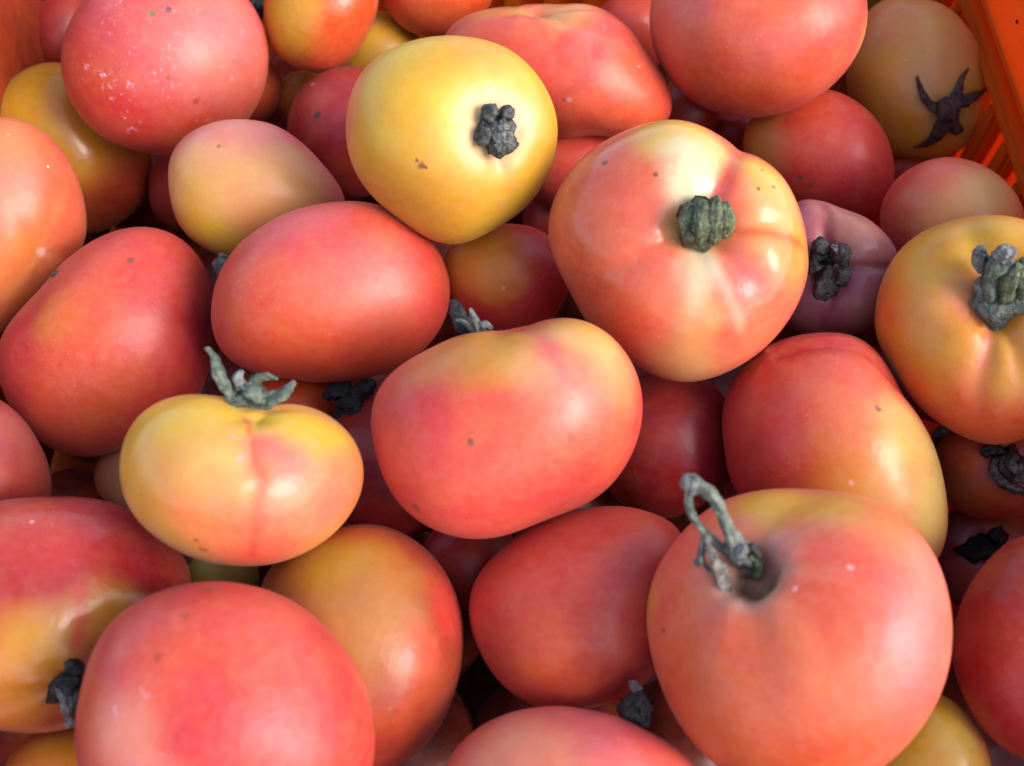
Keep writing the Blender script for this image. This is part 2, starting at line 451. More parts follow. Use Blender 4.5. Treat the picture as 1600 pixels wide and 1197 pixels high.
# ------------------------------------------------------------------ the tomatoes
# at: centre in metres; turn: orientation; ring: outline radii in mm, every 15 degrees in the plane facing the lens side;
# deep: half thickness in mm; directions are unit vectors in the tomato's own axes
TOMATOES = [
 {'label': 'dusty pink-red tomato with whitish dried specks, beside the left crate wall', 'at': (-0.1267, 0.139, -0.0095), 'turn': (0.9057, 0.3901, 0.1646, 0.0193), 'ring': (36.45, 37.75, 38.84, 38.96, 37.49, 35.1, 33.8, 33.07, 32.72, 32.78, 33.15, 33.84, 34.48, 35.09, 35.24, 34.73, 33.71, 32.35, 32.11, 32.55, 32.8, 33.2, 34.04, 35.13), 'deep': 31.1, 'skin': 'red', 'patches': [(0.3, -0.762, 0.574, 0.743, 'orangered', 0.5), (0.42, 0.292, 0.859, 0.878, 'pink', 0.6), (-0.844, -0.19, 0.501, 0.405, 'orangered', 0.5), (0.869, -0.292, 0.399, 0.473, 'coral', 0.5)], 'dust': [(-0.595, 0.289, 0.75, 0.507, 1), (-0.789, -0.059, 0.612, 0.405, 1), (-0.421, -0.341, 0.841, 0.574, 1), (-0.376, -0.686, 0.623, 0.371, 0.8), (0.382, -0.005, 0.924, 1.013, 0.45), (0.795, -0.028, 0.606, 0.338, 0.6)], 'spots': [(-0.138, 0.471, 0.871, 1.63, 'green'), (0.032, 0.569, 0.822, 1.4, 'dark'), (0.315, -0.365, 0.876, 1.4, 'rust'), (0.007, -0.104, 0.995, 1.17, 'rust'), (0.726, 0.541, 0.424, 1.17, 'rust')]},
 {'label': 'large yellow tomato with a knobby grey stem stub, above the middle', 'at': (-0.0183, 0.073, 0.0219), 'turn': (0.9281, 0.3712, 0.0296, 0.0043), 'ring': (32.29, 32.68, 32.38, 32.05, 31.45, 30.42, 30.06, 30.34, 31.21, 32.54, 32.89, 32.55, 31.81, 31.33, 30.09, 29.33, 29.29, 30.63, 31.78, 30.85, 29.99, 30.3, 30.88, 31.55), 'deep': 26.51, 'skin': 'yellow', 'patches': [(-0.891, -0.054, 0.451, 0.688, 'orange', 0.95), (-0.945, 0.15, 0.289, 0.375, 'coral', 0.6), (-0.443, -0.738, 0.508, 0.813, 'orange', 0.7), (-0.529, -0.079, 0.845, 0.75, 'gold', 0.6), (0.864, 0.117, 0.489, 0.375, 'orange', 0.5), (-0.038, 0.909, 0.415, 0.563, 'gold', 0.5), (0.447, 0.171, 0.878, 0.625, 'paleyellow', 0.7), (0.447, 0.083, 0.891, 0.375, 'paleblush', 0.75), (0.618, -0.709, 0.34, 0.438, 'gold', 0.6), (0.785, -0.618, 0.045, 0.375, 'olive', 0.45), (-0.404, 0.757, 0.513, 0.563, 'gold', 0.5), (-0.848, 0.486, 0.211, 0.313, 'coral', 0.45)], 'stem': (0.429, 0.094, 0.899), 'hollow': (0.34, 0.13), 'creases': [(0.536, -0.44, 0.72, 0.1, 0.035, 0.9), (0.392, 0.649, 0.652, 0.1, 0.02, 0.8), (0.802, 0.291, 0.522, 0.12, 0.018, 0.8)], 'spots': [(-0.295, -0.229, 0.927, 1.37, 'brown'), (-0.331, -0.203, 0.922, 0.78, 'brown'), (-0.247, -0.263, 0.933, 0.78, 'brown'), (-0.101, 0.97, 0.222, 0.78, 'dark')], 'fine': 1, 'stalk': [('stemgrey', 1, [(13.1, 0.5, 18.2, 5.07), (12.8, 2.5, 22.5, 5.27), (12.9, 3.5, 24.4, 3.12)]), ('stemgrey', 1, [(10.5, 6.0, 21.3, 2.15), (11.1, 7.5, 23.6, 2.54), (12.5, 8.2, 24.8, 1.37)]), ('stemgrey', 1, [(14.4, 6.5, 22.5, 1.76), (15.6, 7.2, 24.4, 2.34), (16.6, 6.5, 25.2, 1.37)]), ('stempale', 1, [(14.0, 3.7, 24.8, 1.76), (15.2, 3.9, 26.2, 1.37)]), ('stemgrey', 1, [(9.8, 2.3, 22.5, 2.34), (9.4, 0.8, 24.0, 2.54), (10.4, -0.2, 24.4, 1.56)]), ('stempale', 1, [(14.8, 1.1, 24.4, 1.95), (16.3, 1.6, 25.6, 1.17)]), ('stemgrey', 1, [(12.3, -0.5, 22.9, 1.95), (13.4, -2.3, 23.6, 2.34), (15.2, -3.0, 23.2, 1.37)]), ('stemgrey', 1, [(16.4, -0.8, 22.1, 2.15), (17.1, -2.2, 22.9, 1.76)])]},
 {'label': 'largest ribbed coral tomato with cream streaks and a green stem stub, right of centre', 'at': (0.0486, 0.0359, 0.015), 'turn': (0.944, 0.3195, -0.0804, -0.0161), 'ring': (36.82, 36.15, 35.62, 35.68, 34.08, 35.85, 37.36, 37.77, 38.44, 39.13, 39.5, 39.36, 36.72, 34.43, 33.64, 33.89, 34.86, 36.35, 38.34, 38.56, 37.96, 37.7, 37.55, 37.3), 'deep': 29.44, 'skin': 'coral', 'patches': [(-0.765, 0.266, 0.586, 0.559, 'orangered', 0.8), (-0.477, 0.74, 0.474, 0.457, 'coral', 0.8), (0.433, -0.387, 0.814, 0.457, 'coral', 0.5), (0.099, 0.853, 0.513, 0.381, 'paleyellow', 0.9), (-0.048, 0.935, 0.35, 0.305, 'yellow', 0.6), (0.075, 0.511, 0.857, 0.254, 'cream', 1), (0.125, 0.687, 0.716, 0.254, 'cream', 0.8), (0.523, 0.84, 0.142, 0.081, 'pinkcoral', 0.6), (0.781, 0.449, 0.433, 0.381, 'paleorange', 0.8), (0.617, 0.67, 0.413, 0.28, 'yellow', 0.7), (0.17, -0.482, 0.86, 0.254, 'paleorange', 0.8), (0.143, -0.186, 0.972, 0.229, 'cream', 0.75), (0.197, -0.044, 0.979, 0.178, 'cream', 0.7), (0.098, -0.826, 0.556, 0.381, 'paleorange', 0.8), (-0.493, -0.474, 0.73, 0.432, 'orangered', 0.7), (-0.161, -0.202, 0.966, 0.356, 'coral', 0.8), (0.536, -0.149, 0.831, 0.229, 'pinkcoral', 0.6), (0.751, 0.095, 0.653, 0.356, 'lightorange', 0.7), (0.883, -0.058, 0.466, 0.254, 'orange', 0.6), (0.582, -0.637, 0.505, 0.457, 'coral', 0.8), (0.0, 0.208, 0.978, 0.163, 'paleorange', 0.8), (0.262, 0.242, 0.934, 0.254, 'paleorange', 0.7), (-0.283, 0.3, 0.911, 0.305, 'coral', 0.6)], 'stem': (0.226, 0.254, 0.941), 'hollow': (0.34, 0.15), 'creases': [(0.481, 0.815, 0.322, 0.09, 0.065, 1.4), (0.921, 0.115, 0.373, 0.08, 0.045, 1.1), (-0.59, -0.165, 0.79, 0.08, 0.04, 1.0), (0.68, -0.567, 0.465, 0.14, 0.035, 1.0), (0.121, -0.968, 0.219, 0.16, 0.03, 1.2), (-0.904, 0.316, 0.288, 0.18, 0.03, 1.0), (-0.205, -0.863, 0.462, 0.14, 0.04, 1.1)], 'seams': [(0.502, 0.841, 0.2, 0.391, 0.527, 0.755, 0.056, 'redcoral', 0.7), (0.391, 0.527, 0.755, 0.303, 0.414, 0.858, 0.046, 'pinkcoral', 0.7), (0.217, 0.006, 0.976, 0.122, -0.384, 0.915, 0.066, 'cream', 0.75), (0.536, 0.163, 0.828, 0.991, -0.021, 0.134, 0.046, 'orangered', 0.9), (0.962, 0.039, 0.269, 0.967, -0.249, 0.045, 0.071, 'orange', 0.9), (-0.095, 0.083, 0.992, -0.641, -0.147, 0.754, 0.03, 'orangered', 0.7), (-0.793, -0.247, 0.557, -0.914, -0.404, 0.045, 0.051, 'orangered', 0.6), (0.249, -0.02, 0.968, 0.434, -0.533, 0.726, 0.046, 'cream', 0.4), (0.128, 0.369, 0.921, 0.049, 0.799, 0.6, 0.071, 'cream', 0.4), (0.247, -0.045, 0.968, 0.36, -0.288, 0.887, 0.041, 'paleblush', 0.5)], 'spots': [(-0.531, 0.65, 0.543, 1.12, 'brown'), (-0.149, 0.584, 0.798, 0.94, 'brown'), (0.494, 0.3, 0.816, 0.94, 'brown'), (0.664, 0.622, 0.415, 0.75, 'brown'), (0.632, 0.468, 0.617, 0.75, 'brown'), (0.733, 0.493, 0.469, 0.75, 'brown'), (-0.909, -0.409, 0.075, 1.68, 'rust')], 'gloss': 0.2, 'fine': 1, 'stalk': [('stemgreen', 1, [(7.2, 6.7, 19.4, 6.36), (7.1, 7.8, 24.7, 5.98), (7.2, 8.6, 26.2, 3.74)]), ('stemgreen', 1, [(3.4, 3.3, 23.5, 1.87), (2.3, 7.0, 26.5, 2.43), (3.3, 11.7, 26.9, 1.68)]), ('stemgreen', 1, [(6.4, 1.9, 24.3, 1.68), (5.8, 6.9, 28.4, 2.24), (6.6, 12.5, 27.6, 1.68)]), ('stemgreen', 1, [(9.4, 2.2, 24.3, 1.5), (9.5, 6.5, 28.0, 1.87), (9.7, 13.7, 28.4, 1.31)]), ('stemgreen', 1, [(11.8, 4.2, 23.5, 1.5), (12.5, 7.8, 26.5, 2.06), (11.6, 12.1, 26.5, 1.5)]), ('stemdark', 1, [(1.4, 8.8, 23.5, 1.5), (1.7, 10.4, 25.0, 1.87), (3.0, 12.1, 25.0, 1.12)])]},
 {'label': 'big plump coral-red tomato with a yellowish shoulder, at the centre of the heap', 'at': (-0.0017, -0.019, 0.0088), 'turn': (0.9714, 0.2374, 0.0031, 0.0009), 'ring': (36.26, 37.72, 38.16, 37.04, 33.91, 29.49, 26.18, 26.88, 28.14, 29.72, 33.29, 35.84, 36.22, 35.72, 35.05, 34.41, 32.68, 30.78, 28.84, 27.08, 27.4, 29.46, 31.9, 34.29), 'deep': 27.5, 'skin': 'redcoral', 'patches': [(-0.129, 0.731, 0.67, 0.535, 'gold', 0.75), (0.574, 0.635, 0.516, 0.455, 'paleorange', 0.95), (0.544, 0.78, 0.309, 0.294, 'yellow', 0.6), (0.216, 0.474, 0.853, 0.321, 'paleorange', 0.6), (-0.679, 0.136, 0.722, 0.374, 'red', 0.5), (0.336, 0.326, 0.884, 0.321, 'pink', 0.4), (0.0, -0.442, 0.897, 0.856, 'redcoral', 0.4), (-0.538, 0.645, 0.543, 0.374, 'orange', 0.4), (0.313, 0.562, 0.766, 0.139, 'pinkcoral', 0.7)], 'stem': (0.064, 0.997, 0.045), 'creases': [(0.378, 0.321, 0.868, 0.12, 0.035, 1.0)], 'seams': [(0.183, 0.901, 0.393, 0.378, 0.321, 0.868, 0.048, 'pinkcoral', 0.7), (0.378, 0.321, 0.868, 0.458, 0.128, 0.88, 0.064, 'pink', 0.4)], 'spots': [(-0.235, -0.103, 0.966, 1.21, 'brown'), (-0.666, -0.591, 0.456, 2.08, 'rust'), (-0.647, -0.586, 0.488, 1.04, 'brown'), (0.385, -0.258, 0.886, 0.69, 'rust')], 'fine': 1, 'stalk': [('stemlight', 1, [(-7.3, 25.3, -0.2, 1.73), (-8.3, 27.9, 1.9, 1.56), (-8.9, 30.2, 3.0, 0.86), (-9.6, 32.0, 2.6, 0.35)]), ('stempale', 1, [(-6.9, 25.9, 1.2, 1.38), (-5.5, 27.5, 2.6, 1.21), (-3.8, 26.5, 2.3, 0.52)]), ('stemlight', 1, [(-7.8, 26.3, 1.2, 1.21), (-11.4, 28.6, 1.9, 0.69), (-13.5, 29.0, 1.6, 0.35)]), ('stemdark', 1, [(-9.2, 26.1, -4.0, 2.42), (-12.0, 28.6, -3.3, 2.42), (-13.4, 33.1, -4.0, 1.56), (-14.9, 35.0, -4.7, 0.69)])]},
 {'label': 'big coral tomato with a long dry curled stem rising from its hollow, bottom right', 'at': (0.0694, -0.0769, 0.0095), 'turn': (0.9804, 0.1394, -0.1291, -0.0519), 'ring': (33.5, 34.67, 36.58, 38.1, 38.19, 37.41, 36.72, 36.89, 38.0, 37.82, 37.93, 37.59, 36.54, 35.88, 35.27, 35.72, 35.68, 35.29, 34.69, 33.76, 32.66, 32.02, 31.9, 32.37), 'deep': 30.29, 'skin': 'coral', 'patches': [(-0.207, 0.866, 0.456, 0.368, 'gold', 0.85), (0.28, 0.827, 0.487, 0.476, 'orange', 0.5), (0.162, 0.831, 0.531, 0.26, 'gold', 0.5), (-0.957, 0.145, 0.251, 0.216, 'orange', 0.8), (-0.616, 0.248, 0.747, 0.26, 'orangered', 0.5), (0.197, 0.293, 0.936, 0.476, 'redcoral', 0.7), (-0.208, -0.643, 0.737, 0.822, 'orangered', 0.9), (-0.499, -0.16, 0.852, 0.26, 'coral', 0.6), (0.129, -0.557, 0.82, 0.346, 'redorange', 0.6), (0.758, 0.455, 0.467, 0.26, 'pink', 0.5), (-0.673, -0.386, 0.631, 0.692, 'orangered', 0.7), (0.0, -0.218, 0.976, 0.649, 'orangered', 0.5), (0.725, 0.05, 0.687, 0.562, 'pinkcoral', 0.7), (-0.316, 0.416, 0.853, 0.346, 'tan', 0.5), (-0.316, 0.416, 0.853, 0.251, 'scar', 1.55), (-0.303, 0.416, 0.857, 0.173, 'brown', 1.95), (-0.142, 0.563, 0.814, 0.173, 'pink', 0.6), (-0.409, 0.674, 0.616, 0.173, 'pinkcoral', 0.5), (0.087, -0.347, 0.934, 0.433, 'coral', 0.6)], 'stem': (-0.316, 0.416, 0.853), 'hollow': (0.19, 0.2, 1.5), 'creases': [(-0.103, 0.828, 0.551, 0.16, 0.05, 1.0), (0.388, 0.027, 0.921, 0.3, 0.02, 1.0), (-0.699, 0.576, 0.424, 0.2, 0.03, 0.8), (-0.249, -0.436, 0.865, 0.2, 0.02, 1.2)], 'spots': [(-0.844, 0.006, 0.536, 1.08, 'brown'), (-0.04, 0.285, 0.958, 0.77, 'pale'), (0.283, 0.429, 0.858, 0.92, 'pale')], 'fine': 1, 'stalk': [('stemlight', 1, [(-12.1, 16.1, 13.9, 2.16), (-12.7, 18.0, 20.0, 2.77), (-14.0, 19.1, 23.4, 2.62), (-14.9, 21.6, 26.8, 1.7), (-16.2, 24.9, 30.2, 1.23), (-17.7, 28.3, 32.7, 1.39), (-19.9, 30.6, 33.9, 1.54), (-23.0, 32.0, 33.9, 1.85)]), ('stempale', 1, [(-21.9, 31.7, 33.9, 1.85), (-23.9, 32.1, 34.1, 2.47), (-25.3, 32.0, 33.9, 1.23)]), ('stempale', 1, [(-13.9, 17.6, 23.7, 1.85), (-12.4, 18.9, 26.5, 1.39), (-11.9, 19.8, 26.2, 0.62)]), ('stemlight', 1, [(-24.0, 30.6, 33.0, 0.77), (-23.9, 27.4, 30.8, 0.92), (-22.5, 24.3, 28.7, 0.77), (-20.4, 21.7, 26.2, 0.92), (-18.0, 19.8, 23.1, 1.08), (-14.7, 17.8, 21.0, 0.92)]), ('stemwood', 0.5, [(-20.4, 20.9, 26.2, 0.77), (-18.7, 17.0, 25.3, 1.23), (-17.2, 13.5, 23.4, 1.54), (-16.2, 10.2, 21.6, 1.39), (-14.0, 8.4, 20.0, 0.62)]), ('stemlight', 1, [(-21.0, 21.5, 25.6, 0.77), (-21.6, 18.4, 24.7, 0.77), (-22.0, 16.1, 23.4, 0.92), (-23.2, 15.6, 22.5, 0.77)]), ('stemwood', 1, [(-21.5, 16.2, 22.5, 0.46), (-20.3, 14.3, 22.5, 0.62), (-18.6, 13.8, 21.6, 0.46)]), ('stemgreen', 1, [(-10.9, 18.2, 22.5, 1.23), (-9.5, 16.9, 21.6, 1.23), (-9.3, 14.4, 19.7, 1.08), (-9.9, 12.5, 17.9, 0.77)]), ('stemdark', 1, [(-10.8, 20.0, 24.4, 0.92), (-9.7, 18.7, 23.1, 1.08), (-8.4, 16.4, 20.0, 0.77)])]},
 {'label': 'yellow-shouldered squat tomato with a split seam and spiky grey calyx, left of centre', 'at': (-0.0688, -0.0377, 0.0158), 'turn': (0.9685, 0.2118, 0.1247, 0.0397), 'ring': (30.72, 30.49, 28.44, 25.83, 22.34, 20.33, 20.21, 22.51, 25.49, 28.39, 30.08, 29.92, 28.99, 27.27, 25.13, 23.41, 22.27, 21.64, 21.61, 22.32, 23.54, 25.16, 27.27, 29.36), 'deep': 25.53, 'skin': 'lightorange', 'patches': [(-0.762, 0.338, 0.552, 0.703, 'gold', 0.9), (-0.316, 0.754, 0.576, 0.639, 'yellow', 0.9), (0.697, 0.395, 0.599, 0.511, 'yellow', 0.85), (0.434, 0.711, 0.553, 0.383, 'yellow', 0.85), (0.3, 0.171, 0.938, 0.32, 'pinkcoral', 0.85), (0.158, 0.367, 0.917, 0.256, 'pinkcoral', 0.6), (-0.313, -0.048, 0.948, 0.575, 'paleorange', 0.8), (0.158, -0.744, 0.649, 0.767, 'redcoral', 0.8), (-0.559, -0.444, 0.7, 0.511, 'orange', 0.5), (0.869, -0.132, 0.478, 0.447, 'coral', 0.7), (0.555, -0.182, 0.812, 0.575, 'pinkcoral', 0.5), (0.827, -0.561, 0.045, 0.511, 'orange', 0.5), (-0.691, -0.094, 0.717, 0.575, 'orange', 0.6), (-0.268, -0.43, 0.862, 0.511, 'coral', 0.6)], 'stem': (0.173, 0.889, 0.425), 'hollow': (0.3, 0.03), 'creases': [(0.06, -0.064, 0.996, 0.08, 0.022, 1.6), (-0.47, 0.287, 0.835, 0.25, 0.02, 0.9), (0.574, 0.276, 0.771, 0.2, 0.02, 0.8)], 'seams': [(0.062, 0.797, 0.6, 0.116, -0.823, 0.556, 0.051, 'red', 0.6), (0.175, 0.447, 0.877, 0.176, -0.353, 0.919, 0.089, 'coral', 0.5)], 'spots': [(-0.036, 0.244, 0.969, 0.98, 'grey'), (-0.085, 0.457, 0.885, 0.82, 'grey'), (-0.395, -0.754, 0.525, 1.47, 'rust'), (-0.464, -0.607, 0.645, 0.98, 'rust')], 'gloss': 0.24, 'fine': 1, 'stalk': [('stemsage', 1, [(3.1, 17.7, 4.4, 4.24), (2.8, 20.4, 6.6, 3.92), (2.5, 22.8, 8.6, 2.28)]), ('stemsage', 0.38, [(-1.5, 20.9, 8.3, 1.63), (-4.0, 23.4, 9.6, 1.63), (-5.5, 26.8, 10.6, 1.63), (-6.7, 30.2, 10.6, 0.98), (-8.5, 32.7, 9.9, 0.65)]), ('stempale', 1, [(-0.0, 23.1, 9.2, 1.47), (-0.9, 24.9, 10.2, 1.31), (0.0, 26.8, 10.6, 0.65)]), ('stemsage', 0.38, [(2.2, 21.8, 9.2, 1.79), (3.1, 24.2, 10.6, 1.47), (5.8, 25.5, 10.9, 0.98), (8.6, 24.9, 10.6, 0.33)]), ('stemsage', 0.45, [(4.9, 20.2, 8.6, 1.63), (7.4, 20.1, 9.9, 1.96), (9.9, 21.1, 10.2, 1.63), (11.4, 23.0, 10.2, 1.14), (12.7, 24.3, 9.9, 0.65)]), ('stemsage', 0.45, [(1.5, 23.7, 9.9, 1.96), (2.7, 21.7, 10.9, 2.12), (4.0, 19.2, 10.2, 1.31)]), ('stemsage', 0.45, [(0.3, 20.2, 8.9, 1.63), (-1.8, 19.6, 9.2, 1.31), (-4.0, 20.9, 8.9, 0.65)])]},
 {'label': 'smooth oval pink-red tomato without visible stem, left of the centre', 'at': (-0.0575, 0.0388, -0.0101), 'turn': (0.9497, 0.3001, 0.0876, 0.0194), 'ring': (38.09, 37.56, 35.8, 33.82, 31.8, 29.61, 28.12, 27.57, 27.8, 28.82, 30.56, 32.99, 35.17, 37.05, 37.88, 34.91, 31.06, 29.11, 28.36, 28.77, 30.17, 32.47, 34.9, 36.99), 'deep': 25.98, 'skin': 'redcoral', 'patches': [(-0.508, -0.241, 0.827, 0.684, 'orangered', 0.6), (-0.321, 0.769, 0.553, 0.684, 'pinkcoral', 0.5), (0.035, -0.728, 0.685, 0.684, 'redorange', 0.5), (0.879, 0.16, 0.449, 0.311, 'red', 0.5), (0.453, 0.153, 0.878, 0.497, 'pink', 0.35)], 'stem': (-0.959, 0.281, 0.045), 'stalk': [('stemgrey', 1, [(-31.2, 5.9, -2.3, 2.42), (-33.2, 7.8, -1.1, 2.42), (-35.3, 8.3, -1.1, 1.21)]), ('stemgrey', 1, [(-31.6, 8.4, -2.3, 2.02), (-32.6, 10.3, -1.5, 1.41), (-33.8, 11.1, -1.5, 0.61)])]},
 {'label': 'egg-shaped pale tomato, pink above and yellow below, under the dusty one', 'at': (-0.0878, 0.0852, -0.0136), 'turn': (0.9302, 0.3451, 0.1232, 0.0209), 'ring': (29.06, 25.74, 23.16, 22.0, 21.82, 21.78, 22.03, 22.85, 24.24, 25.88, 27.88, 28.34, 28.04, 28.08, 28.15, 27.78, 26.54, 25.24, 23.84, 23.43, 24.68, 26.85, 29.3, 31.85), 'deep': 19.33, 'skin': 'pinkcoral', 'patches': [(-0.275, 0.002, 0.961, 0.932, 'paleorange', 0.9), (-0.462, -0.652, 0.601, 0.678, 'yellow', 0.85), (-0.801, -0.399, 0.447, 0.509, 'gold', 0.7), (0.181, -0.308, 0.934, 0.678, 'lightorange', 0.6), (-0.122, 0.871, 0.475, 0.721, 'pink', 0.8), (0.443, 0.211, 0.871, 0.763, 'paleorange', 0.7), (-0.948, -0.03, 0.317, 0.424, 'paleorange', 0.7)], 'spots': [(-0.468, 0.485, 0.739, 0.87, 'rust')]},
 {'label': 'large smooth red-orange tomato at the top edge, stem hidden', 'at': (0.0858, 0.1374, 0.0095), 'turn': (0.9034, 0.4116, -0.1197, -0.0115), 'ring': (35.71, 35.55, 34.49, 32.09, 29.95, 29.01, 28.94, 30.03, 33.06, 36.59, 38.23, 38.48, 37.31, 35.75, 34.37, 32.81, 31.62, 30.9, 30.6, 30.7, 31.26, 32.26, 33.62, 34.91), 'deep': 29.93, 'skin': 'redcoral', 'patches': [(-0.37, -0.343, 0.863, 0.869, 'orangered', 0.8), (0.029, -0.272, 0.962, 0.401, 'pinkcoral', 0.5), (0.796, -0.489, 0.358, 0.535, 'coral', 0.8), (-0.606, 0.282, 0.743, 0.602, 'pinkcoral', 0.4), (0.982, -0.184, 0.045, 0.334, 'lightorange', 0.6), (0.102, -0.841, 0.531, 0.602, 'redorange', 0.7)], 'stem': (-0.043, 0.718, 0.694), 'hollow': (0.3, 0.08), 'creases': [(-0.043, -0.122, 0.992, 0.3, 0.02, 1.5)]},
 {'label': 'big soft-focus rosy red tomato in the bottom left corner', 'at': (-0.0675, -0.0933, 0.0077), 'turn': (0.9843, 0.1082, 0.1274, 0.056), 'ring': (33.93, 31.81, 30.31, 29.45, 29.22, 29.4, 30.03, 31.08, 32.43, 33.25, 33.04, 32.17, 31.96, 32.37, 32.08, 31.2, 29.65, 28.55, 28.98, 30.47, 32.79, 36.47, 37.6, 36.13), 'deep': 27.07, 'skin': 'rosered', 'patches': [(-0.437, 0.48, 0.761, 0.565, 'redcoral', 0.5), (-0.868, 0.083, 0.489, 0.282, 'redorange', 0.8), (0.358, 0.64, 0.68, 0.424, 'pinkcoral', 0.3), (-0.607, -0.068, 0.791, 0.329, 'palepink', 0.55), (-0.455, -0.358, 0.815, 0.235, 'palepink', 0.4), (-0.231, 0.534, 0.814, 0.329, 'orangered', 0.4), (0.335, 0.218, 0.917, 0.424, 'redcoral', 0.5), (-0.097, -0.319, 0.943, 0.706, 'crimson', 0.2)], 'dust': [(-0.605, 0.018, 0.796, 0.282, 0.5), (-0.471, -0.262, 0.842, 0.188, 0.6), (0.517, 0.007, 0.856, 0.377, 0.2)], 'spots': [(-0.145, 0.912, 0.384, 2.4, 'rust'), (0.747, 0.48, 0.46, 1.2, 'rust'), (-0.235, 0.706, 0.668, 1.35, 'rust'), (-0.432, 0.389, 0.814, 1.2, 'rust'), (0.966, 0.154, 0.208, 0.9, 'rust')]},
 {'label': 'orange-pink tomato cut by the left edge of the picture, with a small dimple', 'at': (-0.1763, 0.0757, -0.0225), 'turn': (0.9195, 0.3163, 0.2292, 0.0446), 'ring': (27.39, 28.06, 29.44, 31.78, 34.29, 36.23, 36.44, 34.27, 31.37, 28.76, 26.41, 24.89, 24.86, 26.24, 28.75, 32.17, 37.9, 40.99, 37.72, 32.89, 28.71, 26.97, 26.37, 26.66), 'deep': 27.73, 'skin': 'coral', 'patches': [(0.284, 0.474, 0.833, 0.644, 'orangered', 0.5), (0.184, -0.451, 0.873, 0.644, 'orange', 0.5), (0.0, 0.373, 0.928, 0.429, 'pink', 0.5), (0.847, -0.351, 0.399, 0.358, 'orangered', 0.6), (0.0, 0.845, 0.535, 0.429, 'lightorange', 0.5)], 'stem': (0.503, -0.303, 0.809), 'hollow': (0.22, 0.06), 'spots': [(0.498, -0.342, 0.797, 2.2, 'pale'), (0.064, 0.794, 0.605, 0.66, 'pale')]},  # the large pale spot paints the highlight in the dimple
 {'label': 'long dull red tomato lying slanted at the left, half in shadow', 'at': (-0.1312, 0.0311, -0.0274), 'turn': (0.9436, 0.2719, 0.1836, 0.0455), 'ring': (33.18, 35.01, 37.42, 39.84, 41.09, 39.43, 35.46, 31.56, 28.42, 26.84, 26.84, 29.1, 32.07, 34.07, 35.35, 36.94, 38.31, 38.06, 36.41, 34.44, 33.89, 33.61, 32.75, 32.27), 'deep': 27.41, 'skin': 'rosered', 'patches': [(-0.502, 0.255, 0.826, 0.366, 'orange', 0.55), (-0.136, 0.365, 0.921, 0.427, 'redcoral', 0.5), (-0.263, -0.303, 0.916, 0.488, 'orangered', 0.7), (0.339, -0.655, 0.676, 0.671, 'rustred', 0.5), (0.699, 0.275, 0.66, 0.671, 'crimson', 0.9), (0.285, 0.718, 0.635, 0.488, 'redcoral', 0.5)], 'stem': (-0.743, 0.667, 0.045), 'spots': [(0.157, 0.652, 0.742, 1.46, 'brown')], 'stalk': [('stemgrey', 1, [(-12.3, 17.7, 7.1, 2.92), (-14.5, 20.0, 7.5, 2.3), (-16.4, 21.2, 7.1, 1.25)])]},  # crimson on the right flank paints the shadow of its neighbours
 {'label': 'ribbed tomato, crimson above and orange-yellow below, at the lower left edge', 'at': (-0.1228, -0.0646, -0.0132), 'turn': (0.9649, 0.153, 0.1992, 0.0764), 'ring': (35.08, 37.09, 35.45, 34.61, 33.54, 32.54, 32.26, 33.12, 34.9, 35.29, 34.49, 32.68, 31.09, 30.78, 31.17, 30.98, 29.93, 29.3, 29.13, 29.39, 29.93, 30.31, 31.05, 32.86), 'deep': 27.52, 'skin': 'crimsonlight', 'patches': [(-0.156, -0.265, 0.952, 0.422, 'gold', 0.9), (-0.353, -0.537, 0.766, 0.474, 'orange', 0.8), (0.543, 0.265, 0.797, 0.422, 'crimson', 0.4), (0.316, 0.043, 0.948, 0.237, 'orange', 0.6), (0.461, -0.019, 0.887, 0.211, 'gold', 0.5), (-0.095, 0.648, 0.756, 0.474, 'red', 0.5), (-0.157, -0.689, 0.708, 0.474, 'rustorange', 0.6)], 'stem': (0.106, -0.595, 0.796), 'hollow': (0.22, 0.05), 'creases': [(0.181, 0.007, 0.983, 0.14, 0.02, 1.1)], 'seams': [(0.191, 0.177, 0.966, 0.192, -0.208, 0.959, 0.047, 'red', 0.8)], 'spots': [(-0.151, 0.743, 0.652, 0.85, 'pale')], 'gloss': 0.22, 'fine': 1, 'stalk': [('stemdark', 1, [(4.1, -18.1, 16.4, 4.44), (3.4, -16.2, 21.6, 4.27), (2.6, -14.8, 23.3, 2.39)]), ('stemdark', 1, [(6.0, -13.4, 21.9, 2.05), (4.6, -11.7, 23.6, 2.05), (3.4, -10.9, 23.3, 1.02)]), ('stemwood', 1, [(2.3, -17.0, 22.6, 1.54), (3.1, -20.1, 25.0, 1.36), (3.9, -23.7, 26.0, 1.19), (4.2, -26.1, 26.0, 0.85)]), ('stemgrey', 1, [(4.3, -16.8, 22.6, 1.36), (5.1, -19.5, 24.3, 1.19), (5.4, -22.5, 24.6, 0.68)])]},
